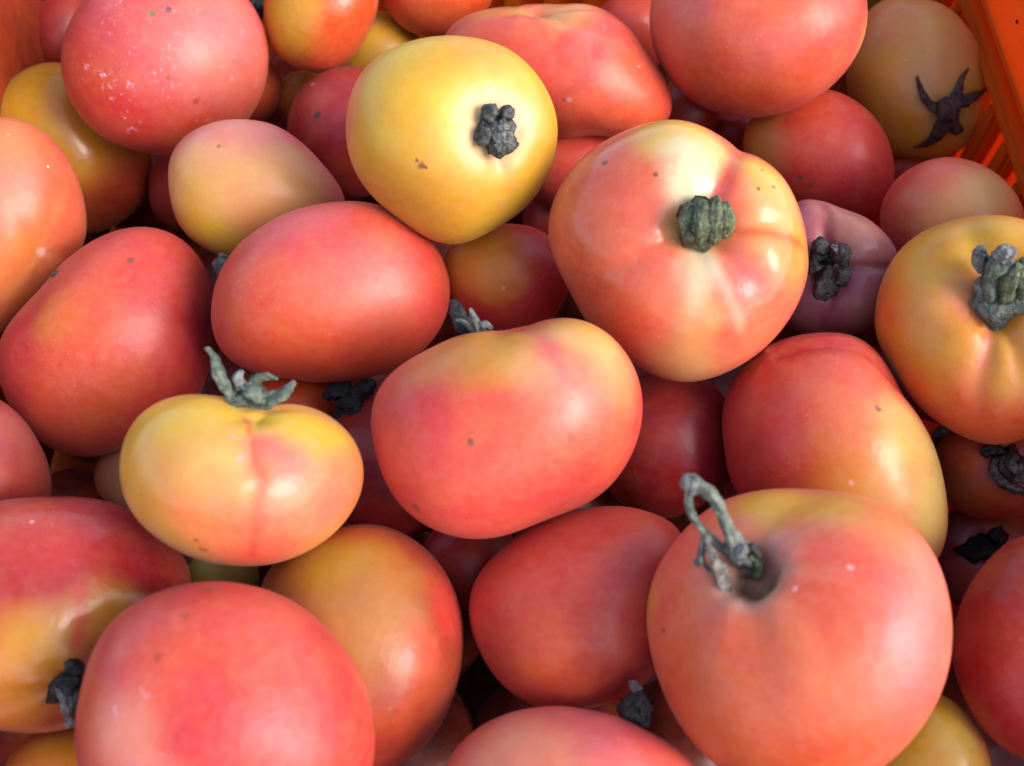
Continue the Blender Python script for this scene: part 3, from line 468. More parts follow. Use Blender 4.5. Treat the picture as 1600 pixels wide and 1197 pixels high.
 {'label': 'amber and red oval tomato in shade between the bottom left and centre ones', 'at': (-0.0382, -0.0691, -0.0217), 'turn': (0.9883, 0.1355, 0.0644, 0.0263), 'ring': (24.96, 25.63, 26.52, 27.7, 29.3, 30.85, 32.08, 32.54, 33.03, 34.02, 33.89, 30.82, 29.22, 28.74, 29.56, 31.14, 33.04, 34.22, 33.32, 31.9, 30.11, 27.88, 26.17, 25.12), 'deep': 27.07, 'skin': 'rustred', 'patches': [(-0.265, 0.657, 0.706, 0.491, 'ochre', 0.9), (0.118, 0.198, 0.973, 0.636, 'tawny', 0.8), (0.838, 0.005, 0.546, 0.347, 'rustred', 0.7), (-0.112, -0.078, 0.991, 0.578, 'tawny', 0.6), (0.82, 0.272, 0.503, 0.347, 'red', 0.9), (-0.109, 0.935, 0.337, 0.347, 'redorange', 0.6), (0.337, -0.589, 0.735, 0.636, 'rustred', 0.8), (-0.407, -0.707, 0.579, 0.636, 'rustred', 0.7), (-0.78, 0.409, 0.473, 0.289, 'rustorange', 0.6), (0.551, -0.12, 0.826, 0.347, 'coral', 0.5)], 'gloss': 0.3},  # rustred base and edge patches partly stand in for shade
 {'label': 'matte red tomato with a faint seam, below the centre tomato', 'at': (0.0184, -0.0603, -0.0198), 'turn': (0.988, 0.1506, -0.0311, -0.0121), 'ring': (28.09, 31.39, 34.16, 34.78, 31.92, 29.19, 27.26, 26.49, 26.29, 26.47, 27.7, 29.64, 30.32, 29.77, 29.21, 28.87, 28.31, 27.51, 26.3, 25.65, 25.79, 26.03, 26.35, 26.8), 'deep': 24.24, 'skin': 'redcoral', 'patches': [(-0.212, -0.346, 0.914, 0.739, 'rustred', 0.6), (-0.234, 0.597, 0.768, 0.677, 'redcoral', 0.35), (0.516, 0.762, 0.391, 0.431, 'coral', 0.4), (0.497, 0.376, 0.782, 0.246, 'crimsonlight', 0.5), (-0.328, -0.401, 0.855, 0.37, 'orangered', 0.5), (-0.737, -0.345, 0.58, 0.37, 'crimson', 0.4)], 'stem': (0.692, 0.522, 0.498), 'creases': [(0.293, 0.276, 0.915, 0.2, 0.015, 1.2)]},  # crimsonlight at the right and rustred below partly stand in for shade
 {'label': 'lobed tomato, red on the left and pale yellow down its right side, right of centre', 'at': (0.0951, -0.0102, -0.0172), 'turn': (0.9612, 0.2292, -0.1472, -0.0438), 'ring': (27.68, 25.64, 24.91, 25.56, 28.78, 31.65, 33.05, 33.69, 34.31, 34.61, 34.27, 33.05, 32.01, 31.62, 31.94, 31.0, 30.53, 30.92, 34.03, 39.6, 44.73, 42.56, 36.31, 31.18), 'deep': 26.12, 'skin': 'redcoral', 'patches': [(0.181, 0.571, 0.801, 0.524, 'coral', 0.8), (-0.052, -0.489, 0.871, 0.582, 'orangered', 0.6), (0.0, 0.87, 0.493, 0.408, 'redcoral', 0.7), (0.301, -0.152, 0.942, 0.64, 'orange', 0.8), (0.778, 0.082, 0.622, 0.466, 'paleyellow', 0.75), (0.642, 0.385, 0.663, 0.291, 'paleorange', 0.7), (0.731, -0.514, 0.45, 0.524, 'paleyellow', 0.95), (0.943, -0.223, 0.249, 0.291, 'paleyellow', 0.9), (-0.366, -0.198, 0.909, 0.408, 'redcoral', 0.5), (-0.814, 0.047, 0.579, 0.349, 'redcoral', 0.6), (0.353, -0.363, 0.862, 0.349, 'lightorange', 0.6), (0.135, 0.215, 0.967, 0.349, 'coral', 0.6)], 'stem': (-0.533, 0.745, 0.4), 'hollow': (0.3, 0.02), 'creases': [(0.656, 0.728, 0.199, 0.1, 0.09, 1.7)], 'spots': [(0.471, 0.36, 0.806, 1.14, 'brown'), (0.125, -0.287, 0.95, 0.95, 'pale')], 'gloss': 0.3, 'fine': 1},
 {'label': 'ribbed orange-yellow tomato with a thick pale stem stub, cut by the right edge', 'at': (0.1357, 0.0151, 0.0049), 'turn': (0.9368, 0.2754, -0.2098, -0.0508), 'ring': (26.65, 27.33, 28.93, 30.82, 32.84, 33.7, 33.03, 33.26, 32.98, 32.05, 30.69, 29.26, 28.26, 27.06, 26.24, 26.93, 28.34, 30.3, 32.81, 33.99, 32.03, 29.97, 27.81, 26.73), 'deep': 24.07, 'skin': 'orange', 'patches': [(-0.834, 0.248, 0.492, 0.371, 'orangered', 0.6), (-0.363, -0.492, 0.791, 0.556, 'gold', 0.9), (-0.414, 0.665, 0.621, 0.494, 'gold', 0.6), (0.149, 0.791, 0.593, 0.494, 'gold', 0.7), (-0.85, -0.305, 0.43, 0.371, 'rustorange', 0.6), (0.16, -0.268, 0.95, 0.989, 'orange', 0.3), (0.101, -0.812, 0.575, 0.742, 'orangered', 0.95), (-0.487, -0.827, 0.28, 0.371, 'redorange', 0.5), (0.267, -0.389, 0.882, 0.371, 'gold', 0.6), (-0.049, 0.3, 0.953, 0.278, 'pinkcoral', 0.5), (-0.533, 0.175, 0.828, 0.371, 'lightorange', 0.5)], 'stem': (0.196, 0.376, 0.906), 'hollow': (0.36, 0.22), 'creases': [(0.052, -0.487, 0.872, 0.11, 0.09, 1.2), (-0.661, 0.53, 0.531, 0.14, 0.04, 1.0), (-0.153, 0.928, 0.34, 0.12, 0.05, 1.0), (0.433, -0.517, 0.738, 0.12, 0.08, 1.0)], 'seams': [(0.135, 0.031, 0.99, 0.042, -0.317, 0.947, 0.056, 'pinkcoral', 0.6), (0.042, -0.317, 0.947, 0.0, -0.719, 0.695, 0.056, 'coral', 0.4)], 'fine': 1, 'stalk': [('stemsage', 1, [(6.2, 7.9, 9.6, 7.81), (6.0, 9.5, 15.1, 7.44), (6.0, 10.8, 17.0, 4.83)]), ('stemsage', 1, [(3.2, 8.1, 17.7, 2.23), (3.4, 14.5, 21.5, 2.42), (5.6, 18.4, 23.3, 2.79), (6.5, 20.1, 23.3, 1.67)]), ('stemgreen', 1, [(6.6, 7.6, 18.5, 2.05), (7.4, 13.3, 21.8, 2.23), (8.9, 17.3, 22.6, 1.86)]), ('stemgreen', 1, [(10.3, 8.9, 17.7, 2.42), (11.2, 14.3, 20.3, 2.6), (11.7, 18.6, 21.1, 1.86)]), ('stempale', 1, [(0.6, 15.9, 18.1, 1.12), (0.0, 19.2, 20.7, 1.67), (0.3, 21.6, 21.8, 1.3), (1.6, 20.8, 21.5, 0.74)]), ('stemdark', 1, [(2.2, 15.8, 17.4, 1.67), (1.6, 18.6, 19.2, 1.86), (0.6, 20.0, 19.6, 1.12)]), ('stempale', 1, [(4.9, 18.7, 24.4, 1.86), (6.4, 20.3, 25.2, 2.05), (8.3, 19.6, 24.4, 1.49)]), ('stemlight', 1, [(0.0, 13.2, 16.3, 1.3), (1.6, 8.5, 17.4, 1.67), (4.1, 5.7, 17.0, 1.67), (7.9, 5.9, 17.0, 1.3)])]},
 {'label': 'lumpy pink-red tomato with a dark pink seam, behind the yellow one at the top', 'at': (0.0156, 0.1314, -0.006), 'turn': (0.9165, 0.3995, -0.0215, -0.0024), 'ring': (37.73, 32.8, 30.46, 28.89, 26.84, 24.89, 24.43, 25.47, 28.16, 32.86, 38.8, 42.19, 38.73, 34.02, 30.34, 27.15, 24.67, 22.77, 22.17, 23.27, 25.58, 31.33, 41.89, 42.67), 'deep': 24.6, 'skin': 'redcoral', 'patches': [(-0.565, 0.468, 0.68, 0.521, 'orangered', 0.5), (0.111, 0.914, 0.39, 0.559, 'paleorange', 0.7), (-0.63, 0.713, 0.307, 0.261, 'gold', 0.5), (0.474, 0.396, 0.786, 0.335, 'pink', 0.6), (0.528, -0.254, 0.81, 0.67, 'coral', 0.7), (0.749, -0.417, 0.515, 0.596, 'orangered', 0.6), (0.021, -0.748, 0.664, 0.447, 'orangered', 0.6)], 'stem': (-0.466, 0.851, 0.242), 'hollow': (0.4, 0.06), 'creases': [(0.597, 0.376, 0.709, 0.12, 0.06, 1.7), (0.954, 0.298, 0.045, 0.1, 0.07, 1.6), (0.02, 0.141, 0.99, 0.12, 0.03, 1.2)], 'seams': [(0.623, 0.501, 0.601, 0.412, 0.154, 0.898, 0.097, 'crimsonlight', 0.5), (0.412, 0.154, 0.898, 0.157, -0.173, 0.972, 0.074, 'crimsonlight', 0.4)], 'dust': [(0.641, 0.292, 0.709, 0.447, 0.4)], 'spots': [(0.8, 0.049, 0.598, 0.69, 'pale'), (0.169, -0.326, 0.93, 1.15, 'grey'), (0.11, -0.327, 0.939, 0.92, 'rust')], 'fine': 1},
 {'label': 'darker pink-red tomato squeezed between the yellow and the large ribbed one', 'at': (0.0218, 0.1168, -0.039), 'turn': (0.933, 0.3589, -0.0283, -0.0045), 'ring': (21.24, 21.91, 21.68, 20.41, 19.2, 18.53, 18.11, 18.11, 18.8, 20.21, 21.3, 21.75, 21.7, 20.91, 19.73, 18.65, 17.48, 16.54, 16.19, 16.32, 16.82, 17.61, 18.88, 20.27), 'deep': 17.34, 'skin': 'crimsonlight', 'patches': [(0.0, 0.35, 0.937, 0.63, 'redcoral', 0.7)]},
 {'label': 'small round red tomato with an orange left flank, behind the large ribbed one', 'at': (0.1138, 0.1121, -0.0273), 'turn': (0.9225, 0.356, -0.1475, -0.0231), 'ring': (23.82, 22.53, 21.77, 21.55, 21.78, 22.54, 23.47, 24.31, 25.46, 27.51, 29.23, 29.44, 27.02, 24.37, 22.08, 21.02, 20.9, 21.6, 23.15, 25.54, 29.31, 30.04, 28.32, 25.66), 'deep': 19.75, 'skin': 'red', 'patches': [(-0.811, 0.393, 0.434, 0.57, 'orange', 0.9), (-0.678, 0.15, 0.719, 0.38, 'lightorange', 0.5), (0.048, 0.715, 0.698, 0.76, 'redorange', 0.6), (0.361, -0.163, 0.918, 0.76, 'redcoral', 0.4)], 'spots': [(-0.372, -0.356, 0.857, 1.17, 'brown'), (-0.178, -0.439, 0.881, 0.94, 'brown')]},
 {'label': 'golden yellow tomato with a dark star-shaped calyx, by the right crate wall', 'at': (0.1541, 0.1496, -0.0252), 'turn': (0.9048, 0.3816, -0.1876, -0.0235), 'ring': (25.96, 24.83, 24.53, 24.97, 26.28, 27.83, 29.41, 31.03, 31.25, 28.43, 26.43, 25.16, 24.36, 23.97, 24.23, 25.46, 27.75, 29.68, 31.05, 32.35, 32.97, 32.14, 30.23, 27.74), 'deep': 20.04, 'skin': 'lightgold', 'patches': [(-0.824, 0.109, 0.557, 0.705, 'orange', 0.8), (0.459, 0.518, 0.722, 0.617, 'paleyellow', 0.5), (-0.954, -0.179, 0.239, 0.529, 'rustorange', 0.6), (-0.06, 0.646, 0.761, 0.882, 'paleorange', 0.6), (0.65, 0.51, 0.563, 0.529, 'lightorange', 0.5), (-0.276, 0.797, 0.538, 0.441, 'coral', 0.35), (0.758, -0.452, 0.471, 0.529, 'orange', 0.7), (-0.06, -0.837, 0.544, 0.705, 'orange', 0.6), (0.378, 0.071, 0.923, 0.529, 'paleorange', 0.7), (0.362, -0.53, 0.767, 0.397, 'paleorange', 0.5)], 'stem': (0.391, -0.396, 0.831), 'hollow': (0.25, 0.04), 'spots': [(-0.075, 0.217, 0.973, 0.74, 'pale')], 'gloss': 0.33, 'fine': 1, 'stalk': [('stembrown', 1, [(12.6, -9.5, 17.5, 3.19), (11.7, -12.5, 18.8, 3.93), (10.9, -15.7, 17.4, 2.95)]), ('stembrown', 0.5, [(10.0, -13.8, 17.8, 1.72), (6.1, -10.6, 19.7, 1.47), (3.3, -6.2, 20.5, 1.23), (1.7, -2.0, 20.9, 0.74), (1.1, 0.6, 21.5, 0.37)]), ('stembrown', 0.5, [(12.6, -11.1, 17.9, 1.72), (14.7, -7.4, 17.5, 1.72), (15.6, -3.9, 17.0, 1.23), (16.8, -0.9, 15.9, 0.74), (18.4, 1.4, 14.6, 0.37)]), ('stembrown', 0.5, [(13.9, -10.5, 17.5, 1.72), (17.3, -10.0, 16.4, 1.96), (20.9, -8.6, 13.9, 1.47), (24.9, -6.6, 9.4, 0.37)]), ('stembrown', 0.5, [(11.8, -14.4, 17.3, 2.45), (9.7, -18.4, 16.1, 2.7), (7.1, -22.2, 14.5, 1.96), (3.8, -24.5, 13.0, 0.98), (-0.2, -25.5, 11.6, 0.37)]), ('stembrown', 0.7, [(12.7, -14.5, 17.2, 2.21), (14.2, -18.3, 15.9, 1.96), (15.4, -21.3, 14.1, 1.72)])]},
 {'label': 'peach and red tomato touching the right crate wall', 'at': (0.1457, 0.0702, -0.01), 'turn': (0.9234, 0.3246, -0.2015, -0.0378), 'ring': (21.09, 19.59, 18.48, 17.84, 17.64, 17.95, 18.56, 19.23, 20.03, 20.87, 21.75, 22.32, 22.56, 22.62, 22.45, 21.83, 20.88, 20.52, 20.86, 21.5, 22.31, 23.46, 23.73, 22.56), 'deep': 18.77, 'skin': 'redcoral', 'patches': [(0.629, 0.341, 0.699, 0.914, 'paleorange', 0.9), (0.472, 0.018, 0.881, 0.914, 'paleorange', 0.8), (-0.083, 0.786, 0.613, 0.609, 'coral', 0.5), (-0.772, 0.099, 0.627, 0.711, 'crimson', 0.3)]},
 {'label': 'dusky mauve ribbed tomato with a dark knobby stem, right of the large ribbed one', 'at': (0.1021, 0.0467, -0.01), 'turn': (0.9397, 0.3054, -0.1502, -0.0319), 'ring': (20.12, 20.12, 19.85, 19.49, 19.53, 19.91, 21.4, 24.37, 24.71, 22.31, 20.6, 19.29, 18.7, 19.34, 20.63, 21.4, 21.82, 21.9, 21.43, 20.95, 21.12, 21.56, 21.26, 20.43), 'deep': 16.74, 'skin': 'lilac', 'patches': [(0.386, 0.641, 0.663, 0.537, 'tan2', 0.8), (-0.09, -0.514, 0.853, 0.878, 'plum', 0.7), (0.853, -0.177, 0.491, 0.586, 'rosy', 0.6), (-0.282, 0.725, 0.628, 0.39, 'rosy', 0.6), (0.628, -0.536, 0.564, 0.488, 'tan2', 0.5), (0.0, 0.888, 0.46, 0.293, 'tan2', 0.4), (-0.469, -0.523, 0.712, 0.586, 'lilac', 0.7)], 'stem': (0.0, 0.046, 0.999), 'hollow': (0.4, 0.16), 'creases': [(-0.126, 0.796, 0.592, 0.1, 0.12, 1.3), (0.907, 0.069, 0.415, 0.08, 0.1, 1.1), (-0.091, -0.894, 0.438, 0.1, 0.08, 1.1)], 'seams': [(-0.103, 0.958, 0.27, -0.118, 0.489, 0.864, 0.059, 'crimson', 0.5), (0.199, 0.097, 0.975, 0.906, 0.099, 0.411, 0.049, 'plum', 0.5), (-0.109, -0.329, 0.938, -0.135, -0.796, 0.591, 0.068, 'plum', 0.4)], 'gloss': 0.3, 'fine': 1, 'stalk': [('stemdark', 1, [(-0.8, -1.4, 8.3, 5.72), (-0.7, 0.0, 14.9, 5.31), (-0.7, 1.0, 16.9, 2.86)]), ('stemdark', 1, [(-3.7, 5.4, 15.3, 2.86), (-3.0, 7.6, 17.7, 3.06), (-1.1, 7.9, 18.1, 1.63)]), ('stemdark', 1, [(0.7, 5.2, 16.1, 2.25), (2.6, 5.8, 18.5, 2.66), (4.0, 3.9, 18.5, 1.84)]), ('stempale', 1, [(-0.0, 7.8, 18.9, 0.61), (1.5, 6.6, 19.8, 1.02), (2.6, 4.3, 19.4, 0.61)]), ('stemdark', 1, [(1.1, 0.9, 16.1, 2.45), (2.9, -1.4, 17.3, 2.86), (2.2, -3.7, 16.9, 1.84)]), ('stemdark', 1, [(-1.9, -2.9, 15.7, 2.66), (-3.0, -5.9, 16.9, 2.86), (-4.1, -7.1, 16.1, 1.63)]), ('stemdark', 1, [(-4.8, 1.1, 15.7, 2.45), (-6.0, 3.5, 16.5, 2.04)])]},
 {'label': 'small red tomato with a yellow left flank, at the top edge', 'at': (-0.0718, 0.1664, -0.0072), 'turn': (0.9021, 0.4212, 0.0933, 0.0081), 'ring': (20.62, 22.09, 23.38, 24.47, 24.37, 23.19, 22.05, 21.54, 21.27, 21.11, 21.0, 21.01, 21.18, 21.66, 22.84, 23.52, 23.41, 23.19, 22.87, 21.98, 20.73, 19.89, 19.36, 19.49), 'deep': 20.83, 'skin': 'redorange', 'patches': [(-0.651, -0.293, 0.7, 0.714, 'gold', 0.95), (-0.365, 0.14, 0.92, 0.549, 'yellow', 0.7), (0.456, -0.487, 0.745, 0.769, 'orangered', 0.6), (0.986, 0.118, 0.121, 0.33, 'coral', 0.6)], 'gloss': 0.25},
 {'label': 'shaded golden tomato with a reddish lower end, under the dusty one at the left', 'at': (-0.1738, 0.1359, -0.0501), 'turn': (0.9141, 0.3508, 0.201, 0.0318), 'ring': (28.4, 26.66, 25.18, 25.23, 26.54, 28.68, 31.9, 33.72, 33.95, 33.61, 33.91, 34.59, 34.51, 33.04, 31.17, 30.87, 31.31, 31.96, 32.77, 32.81, 32.32, 31.76, 30.98, 29.81), 'deep': 26.41, 'skin': 'gold', 'patches': [(-0.389, 0.645, 0.657, 0.574, 'gold', 0.6), (0.621, -0.55, 0.558, 0.82, 'red', 0.9), (0.232, -0.792, 0.564, 0.656, 'rustred', 0.8), (0.284, 0.073, 0.956, 0.492, 'orange', 0.5), (-0.058, 0.418, 0.906, 0.246, 'rustorange', 0.5)], 'gloss': 0.22},
 {'label': 'two-tone olive and crimson tomato in the gap under the yellow one', 'at': (-0.0017, 0.0537, -0.022), 'turn': (0.9509, 0.3095, 0.0025, 0.0005), 'ring': (20.8, 20.64, 20.14, 19.24, 18.44, 17.68, 17.37, 17.77, 18.61, 19.87, 21.11, 21.63, 21.63, 21.09, 20.38, 19.41, 18.5, 18.21, 18.52, 19.04, 19.64, 20.33, 20.73, 20.84), 'deep': 17.69, 'skin': 'red', 'patches': [(-0.401, 0.452, 0.797, 0.813, 'orange', 0.9), (-0.272, 0.12, 0.955, 0.596, 'orange', 0.6), (-0.661, 0.657, 0.361, 0.434, 'gold', 0.4), (0.615, 0.338, 0.713, 0.651, 'rosered', 0.6)], 'spots': [(-0.058, -0.196, 0.979, 0.85, 'pale')]},
 {'label': 'small crimson tomato tucked to the left of the yellow one', 'at': (-0.0643, 0.1319, -0.0353), 'turn': (0.9244, 0.3724, 0.0818, 0.0116), 'ring': (22.57, 22.86, 24.07, 25.13, 25.11, 24.54, 23.82, 22.94, 22.34, 21.94, 21.66, 21.5, 21.46, 21.47, 21.62, 22.03, 22.83, 23.85, 24.77, 25.66, 25.64, 24.51, 23.48, 22.88), 'deep': 20.95, 'skin': 'crimson', 'patches': [(-0.185, 0.651, 0.736, 0.527, 'crimsonlight', 0.6)], 'spots': [(-0.472, 0.235, 0.85, 1.72, 'dark'), (-0.515, 0.708, 0.483, 0.98, 'pale')]},
 {'label': 'rosy tomato top at the bottom edge below the matte red one', 'at': (0.0148, -0.1062, -0.01), 'turn': (0.9969, 0.073, -0.0272, -0.0132), 'ring': (31.29, 27.6, 22.87, 19.91, 18.17, 17.36, 17.3, 18.08, 19.68, 22.13, 25.59, 29.3, 31.69, 30.59, 26.86, 22.66, 19.84, 18.0, 17.17, 17.28, 18.42, 20.75, 25.06, 29.01), 'deep': 19.36, 'skin': 'pinkcoral', 'patches': [(-0.55, 0.268, 0.791, 0.82, 'paleorange', 0.35), (0.805, 0.39, 0.448, 0.41, 'red', 0.6), (-0.892, 0.366, 0.265, 0.341, 'crimsonlight', 0.5)], 'stem': (0.673, 0.739, 0.045), 'stalk': [('stemdark', 1, [(15.1, 14.7, -2.2, 4.04), (16.7, 18.5, -0.4, 3.73), (17.5, 20.7, 0.9, 2.18)]), ('stemgrey', 1, [(17.5, 17.2, 0.9, 2.02), (18.4, 17.7, 2.4, 1.56)]), ('stemwood', 1, [(16.1, 21.5, -0.1, 1.4), (15.2, 23.0, 0.2, 1.09), (14.3, 23.6, -0.4, 0.62)])]},
 {'label': 'deep red tomato filling the lower right edge', 'at': (0.1349, -0.0731, -0.01), 'turn': (0.9611, 0.1427, -0.2199, -0.0868), 'ring': (19.06, 19.57, 21.01, 23.86, 26.87, 29.1, 29.01, 26.18, 23.01, 20.76, 19.37, 18.77, 18.95, 19.55, 20.53, 22.06, 24.49, 26.9, 28.47, 28.15, 25.9, 23.57, 21.06, 19.46), 'deep': 18.52, 'skin': 'rustred2', 'patches': [(-0.181, 0.784, 0.594, 0.574, 'rustred', 0.8), (-0.727, -0.172, 0.665, 0.502, 'rustred2', 0.6)]},
 {'label': 'rosy red tomato peeking in at the left edge, halfway down', 'at': (-0.1566, -0.0185, -0.0173), 'turn': (0.9458, 0.2164, 0.2313, 0.0712), 'ring': (18.87, 17.92, 17.62, 18.19, 19.31, 20.67, 21.98, 21.53, 20.04, 19.08, 18.56, 18.32, 18.4, 18.86, 19.62, 20.55, 21.63, 22.89, 24.13, 25.73, 26.21, 24.42, 22.36, 20.35), 'deep': 18.65, 'skin': 'crimsonlight', 'patches': [(0.5, 0.596, 0.629, 0.543, 'rosy', 0.5)]},
 {'label': 'red tomato barely in view at the top edge, left of the lumpy one', 'at': (-0.0293, 0.1855, -0.01), 'turn': (0.8993, 0.4357, 0.0374, 0.0027), 'ring': (23.13, 22.91, 21.59, 20.01, 18.99, 18.23, 17.8, 17.92, 18.95, 20.6, 21.84, 22.36, 22.54, 22.46, 22.22, 21.86, 21.46, 21.01, 20.56, 20.03, 19.93, 20.69, 21.78, 22.55), 'deep': 18.8, 'skin': 'redorange', 'patches': [(-0.263, -0.653, 0.711, 0.714, 'orangered', 0.7)]},
 {'label': 'amber tomato in the bottom left corner beneath the ribbed one', 'at': (-0.1246, -0.1015, -0.0456), 'turn': (0.9741, 0.0852, 0.1898, 0.0885), 'ring': (15.56, 15.62, 15.81, 15.91, 15.81, 15.69, 15.68, 15.72, 15.69, 15.62, 15.45, 15.17, 14.81, 14.27, 13.73, 13.44, 13.39, 13.52, 13.85, 14.53, 15.51, 16.25, 16.28, 15.87), 'deep': 13.62, 'skin': 'rustorange', 'patches': [(-0.052, 0.594, 0.803, 0.7, 'orange', 0.6)]},
 {'label': 'pale yellow tomato with a pink right edge, in the bottom right corner', 'at': (0.1089, -0.0979, -0.0316), 'turn': (0.977, 0.0921, -0.1749, -0.0801), 'ring': (17.04, 16.82, 17.06, 17.45, 17.94, 18.31, 17.67, 16.48, 15.89, 15.91, 16.25, 16.72, 17.42, 18.1, 18.8, 19.48, 19.91, 19.88, 19.41, 18.88, 18.58, 18.39, 18.14, 17.62), 'deep': 16.06, 'skin': 'yellow', 'patches': [(-0.387, 0.145, 0.91, 0.668, 'gold', 0.8), (0.818, 0.573, 0.048, 0.477, 'pinkcoral', 0.7), (0.45, 0.335, 0.828, 0.477, 'paleyellow', 0.5)], 'gloss': 0.28},
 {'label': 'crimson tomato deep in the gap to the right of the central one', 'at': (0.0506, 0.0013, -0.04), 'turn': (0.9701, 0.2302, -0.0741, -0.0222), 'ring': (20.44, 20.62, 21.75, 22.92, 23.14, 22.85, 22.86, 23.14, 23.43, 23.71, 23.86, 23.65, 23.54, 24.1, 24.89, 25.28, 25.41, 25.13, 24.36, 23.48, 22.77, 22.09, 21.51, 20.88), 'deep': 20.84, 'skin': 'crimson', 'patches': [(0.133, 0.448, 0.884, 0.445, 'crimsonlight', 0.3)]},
 {'label': 'orange-red tomato with a curled dark calyx, under the ribbed one at the right edge', 'at': (0.1495, -0.0123, -0.0327), 'turn': (0.9509, 0.2153, -0.2123, -0.0659), 'ring': (18.05, 18.1, 17.92, 17.41, 16.9, 16.54, 16.27, 16.28, 16.79, 17.55, 18.01, 18.19, 18.16, 17.89, 17.42, 16.89, 16.18, 15.49, 15.14, 15.06, 15.26, 15.8, 16.82, 17.7), 'deep': 14.37, 'skin': 'rustred', 'patches': [(-0.364, 0.389, 0.846, 0.585, 'orangered', 0.7), (-0.586, -0.553, 0.592, 0.702, 'rustorange', 0.6)], 'stem': (0.201, 0.152, 0.968), 'hollow': (0.3, 0.1), 'fine': 1, 'stalk': [('stemdark', 1, [(4.0, 2.6, 9.4, 5.54), (3.6, 3.3, 13.4, 3.96)]), ('stemdark', 1, [(1.9, 5.6, 13.4, 1.58), (-1.5, 5.8, 14.6, 1.78), (-3.3, 4.6, 14.2, 1.19)]), ('stembrownlight', 1, [(0.9, 3.6, 14.2, 1.19), (-0.3, 0.9, 15.4, 1.39), (1.2, -2.8, 15.4, 1.39), (4.2, -4.9, 15.4, 1.39), (7.6, -5.9, 15.0, 1.19)]), ('stembrownlight', 1, [(5.3, 4.5, 15.0, 1.19), (3.9, 2.2, 16.6, 1.39), (5.9, 0.4, 16.6, 1.19), (7.6, 2.0, 16.2, 0.99)]), ('stemdark', 1, [(3.2, 4.5, 14.2, 1.78), (2.2, 1.0, 15.8, 1.78), (3.6, -1.7, 15.8, 1.19)]), ('stembrownlight', 1, [(5.9, -1.5, 14.6, 1.58), (7.6, -1.8, 15.0, 1.58), (8.9, -1.0, 14.6, 0.99)])]},
 {'label': 'small orange tomato with a grey wrinkled stem, hidden behind the red and yellow lobed one', 'at': (0.1345, -0.006, -0.0512), 'turn': (0.958, 0.2129, -0.1835, -0.0577), 'ring': (13.96, 14.19, 14.88, 16.1, 17.31, 18.17, 18.78, 18.8, 18.27, 17.66, 16.93, 16.19, 15.72, 15.72, 15.98, 16.19, 16.08, 15.69, 15.22, 14.81, 14.5, 14.24, 14.08, 13.99), 'deep': 14.38, 'skin': 'orangered', 'stem': (0.386, 0.587, 0.712), 'hollow': (0.3, 0.1), 'stalk': [('stembrownlight', 1, [(7.2, 9.0, 6.4, 5.04), (6.4, 9.7, 10.2, 3.78)]), ('stemlight', 1, [(4.2, 13.4, 10.2, 1.26), (6.4, 14.5, 12.3, 1.68), (9.0, 13.0, 12.3, 1.47), (10.1, 10.2, 11.8, 1.05)]), ('stemlight', 1, [(5.6, 10.5, 11.4, 1.68), (7.8, 8.1, 13.1, 1.89), (7.1, 5.3, 12.7, 1.26)]), ('stembrownlight', 1, [(9.3, 8.6, 11.0, 1.26), (10.1, 6.2, 11.8, 1.47), (8.6, 4.5, 11.8, 1.05)])]},
 {'label': 'plum-coloured tomato with a black stem hollow, behind the deep red one at the right', 'at': (0.1543, -0.0288, -0.0613), 'turn': (0.9591, 0.1801, -0.2061, -0.0724), 'ring': (19.2, 19.27, 19.34, 19.48, 19.38, 18.61, 17.45, 16.68, 16.51, 16.62, 16.76, 16.92, 17.18, 17.63, 18.3, 18.83, 19.0, 19.0, 18.97, 18.86, 18.81, 18.88, 19.0, 19.11), 'deep': 16.49, 'skin': 'plum', 'patches': [(0.204, 0.795, 0.571, 0.569, 'rustorange', 0.9), (-0.464, 0.79, 0.401, 0.455, 'rustorange', 0.6), (-0.462, 0.409, 0.787, 0.341, 'lilac', 0.6)], 'stem': (-0.091, 0.179, 0.98), 'hollow': (0.32, 0.22), 'fine': 1, 'stalk': [('stemblack', 1, [(-1.1, 0.5, 4.7, 7.51), (-1.5, 2.5, 11.3, 7.09), (-1.8, 3.7, 13.0, 4.17)]), ('stemblack', 1, [(2.2, 6.7, 13.8, 2.5), (4.7, 4.1, 14.2, 2.09)])]},
 {'label': 'maroon tomato sunk between the spiky-calyx tomato and the central one', 'at': (-0.0386, -0.0089, -0.04), 'turn': (0.9744, 0.2166, 0.0574, 0.0181), 'ring': (19.2, 19.31, 19.83, 20.57, 21.55, 22.7, 23.59, 24.23, 24.39, 24.0, 23.37, 22.48, 21.77, 21.36, 21.16, 21.16, 21.37, 21.73, 22.45, 22.88, 22.24, 21.14, 20.33, 19.61), 'deep': 19.59, 'skin': 'crimson', 'patches': [(-0.331, 0.794, 0.51, 0.467, 'rustred', 0.5)], 'stem': (-0.539, 0.796, 0.275), 'stalk': [('stemblack', 1, [(-12.0, 19.1, 3.8, 4.87), (-12.9, 22.6, 6.6, 4.06)]), ('stemblack', 1, [(-12.9, 24.6, 5.4, 2.44), (-17.7, 24.5, 7.4, 2.23), (-20.1, 22.9, 7.0, 1.42)]), ('stemblack', 1, [(-10.9, 23.4, 6.2, 2.64), (-6.9, 25.9, 7.8, 2.44), (-4.9, 27.3, 7.8, 1.22)]), ('stemblack', 1, [(-12.8, 21.0, 6.6, 2.64), (-9.8, 18.5, 8.2, 2.44), (-7.5, 18.9, 7.8, 1.22)])]},
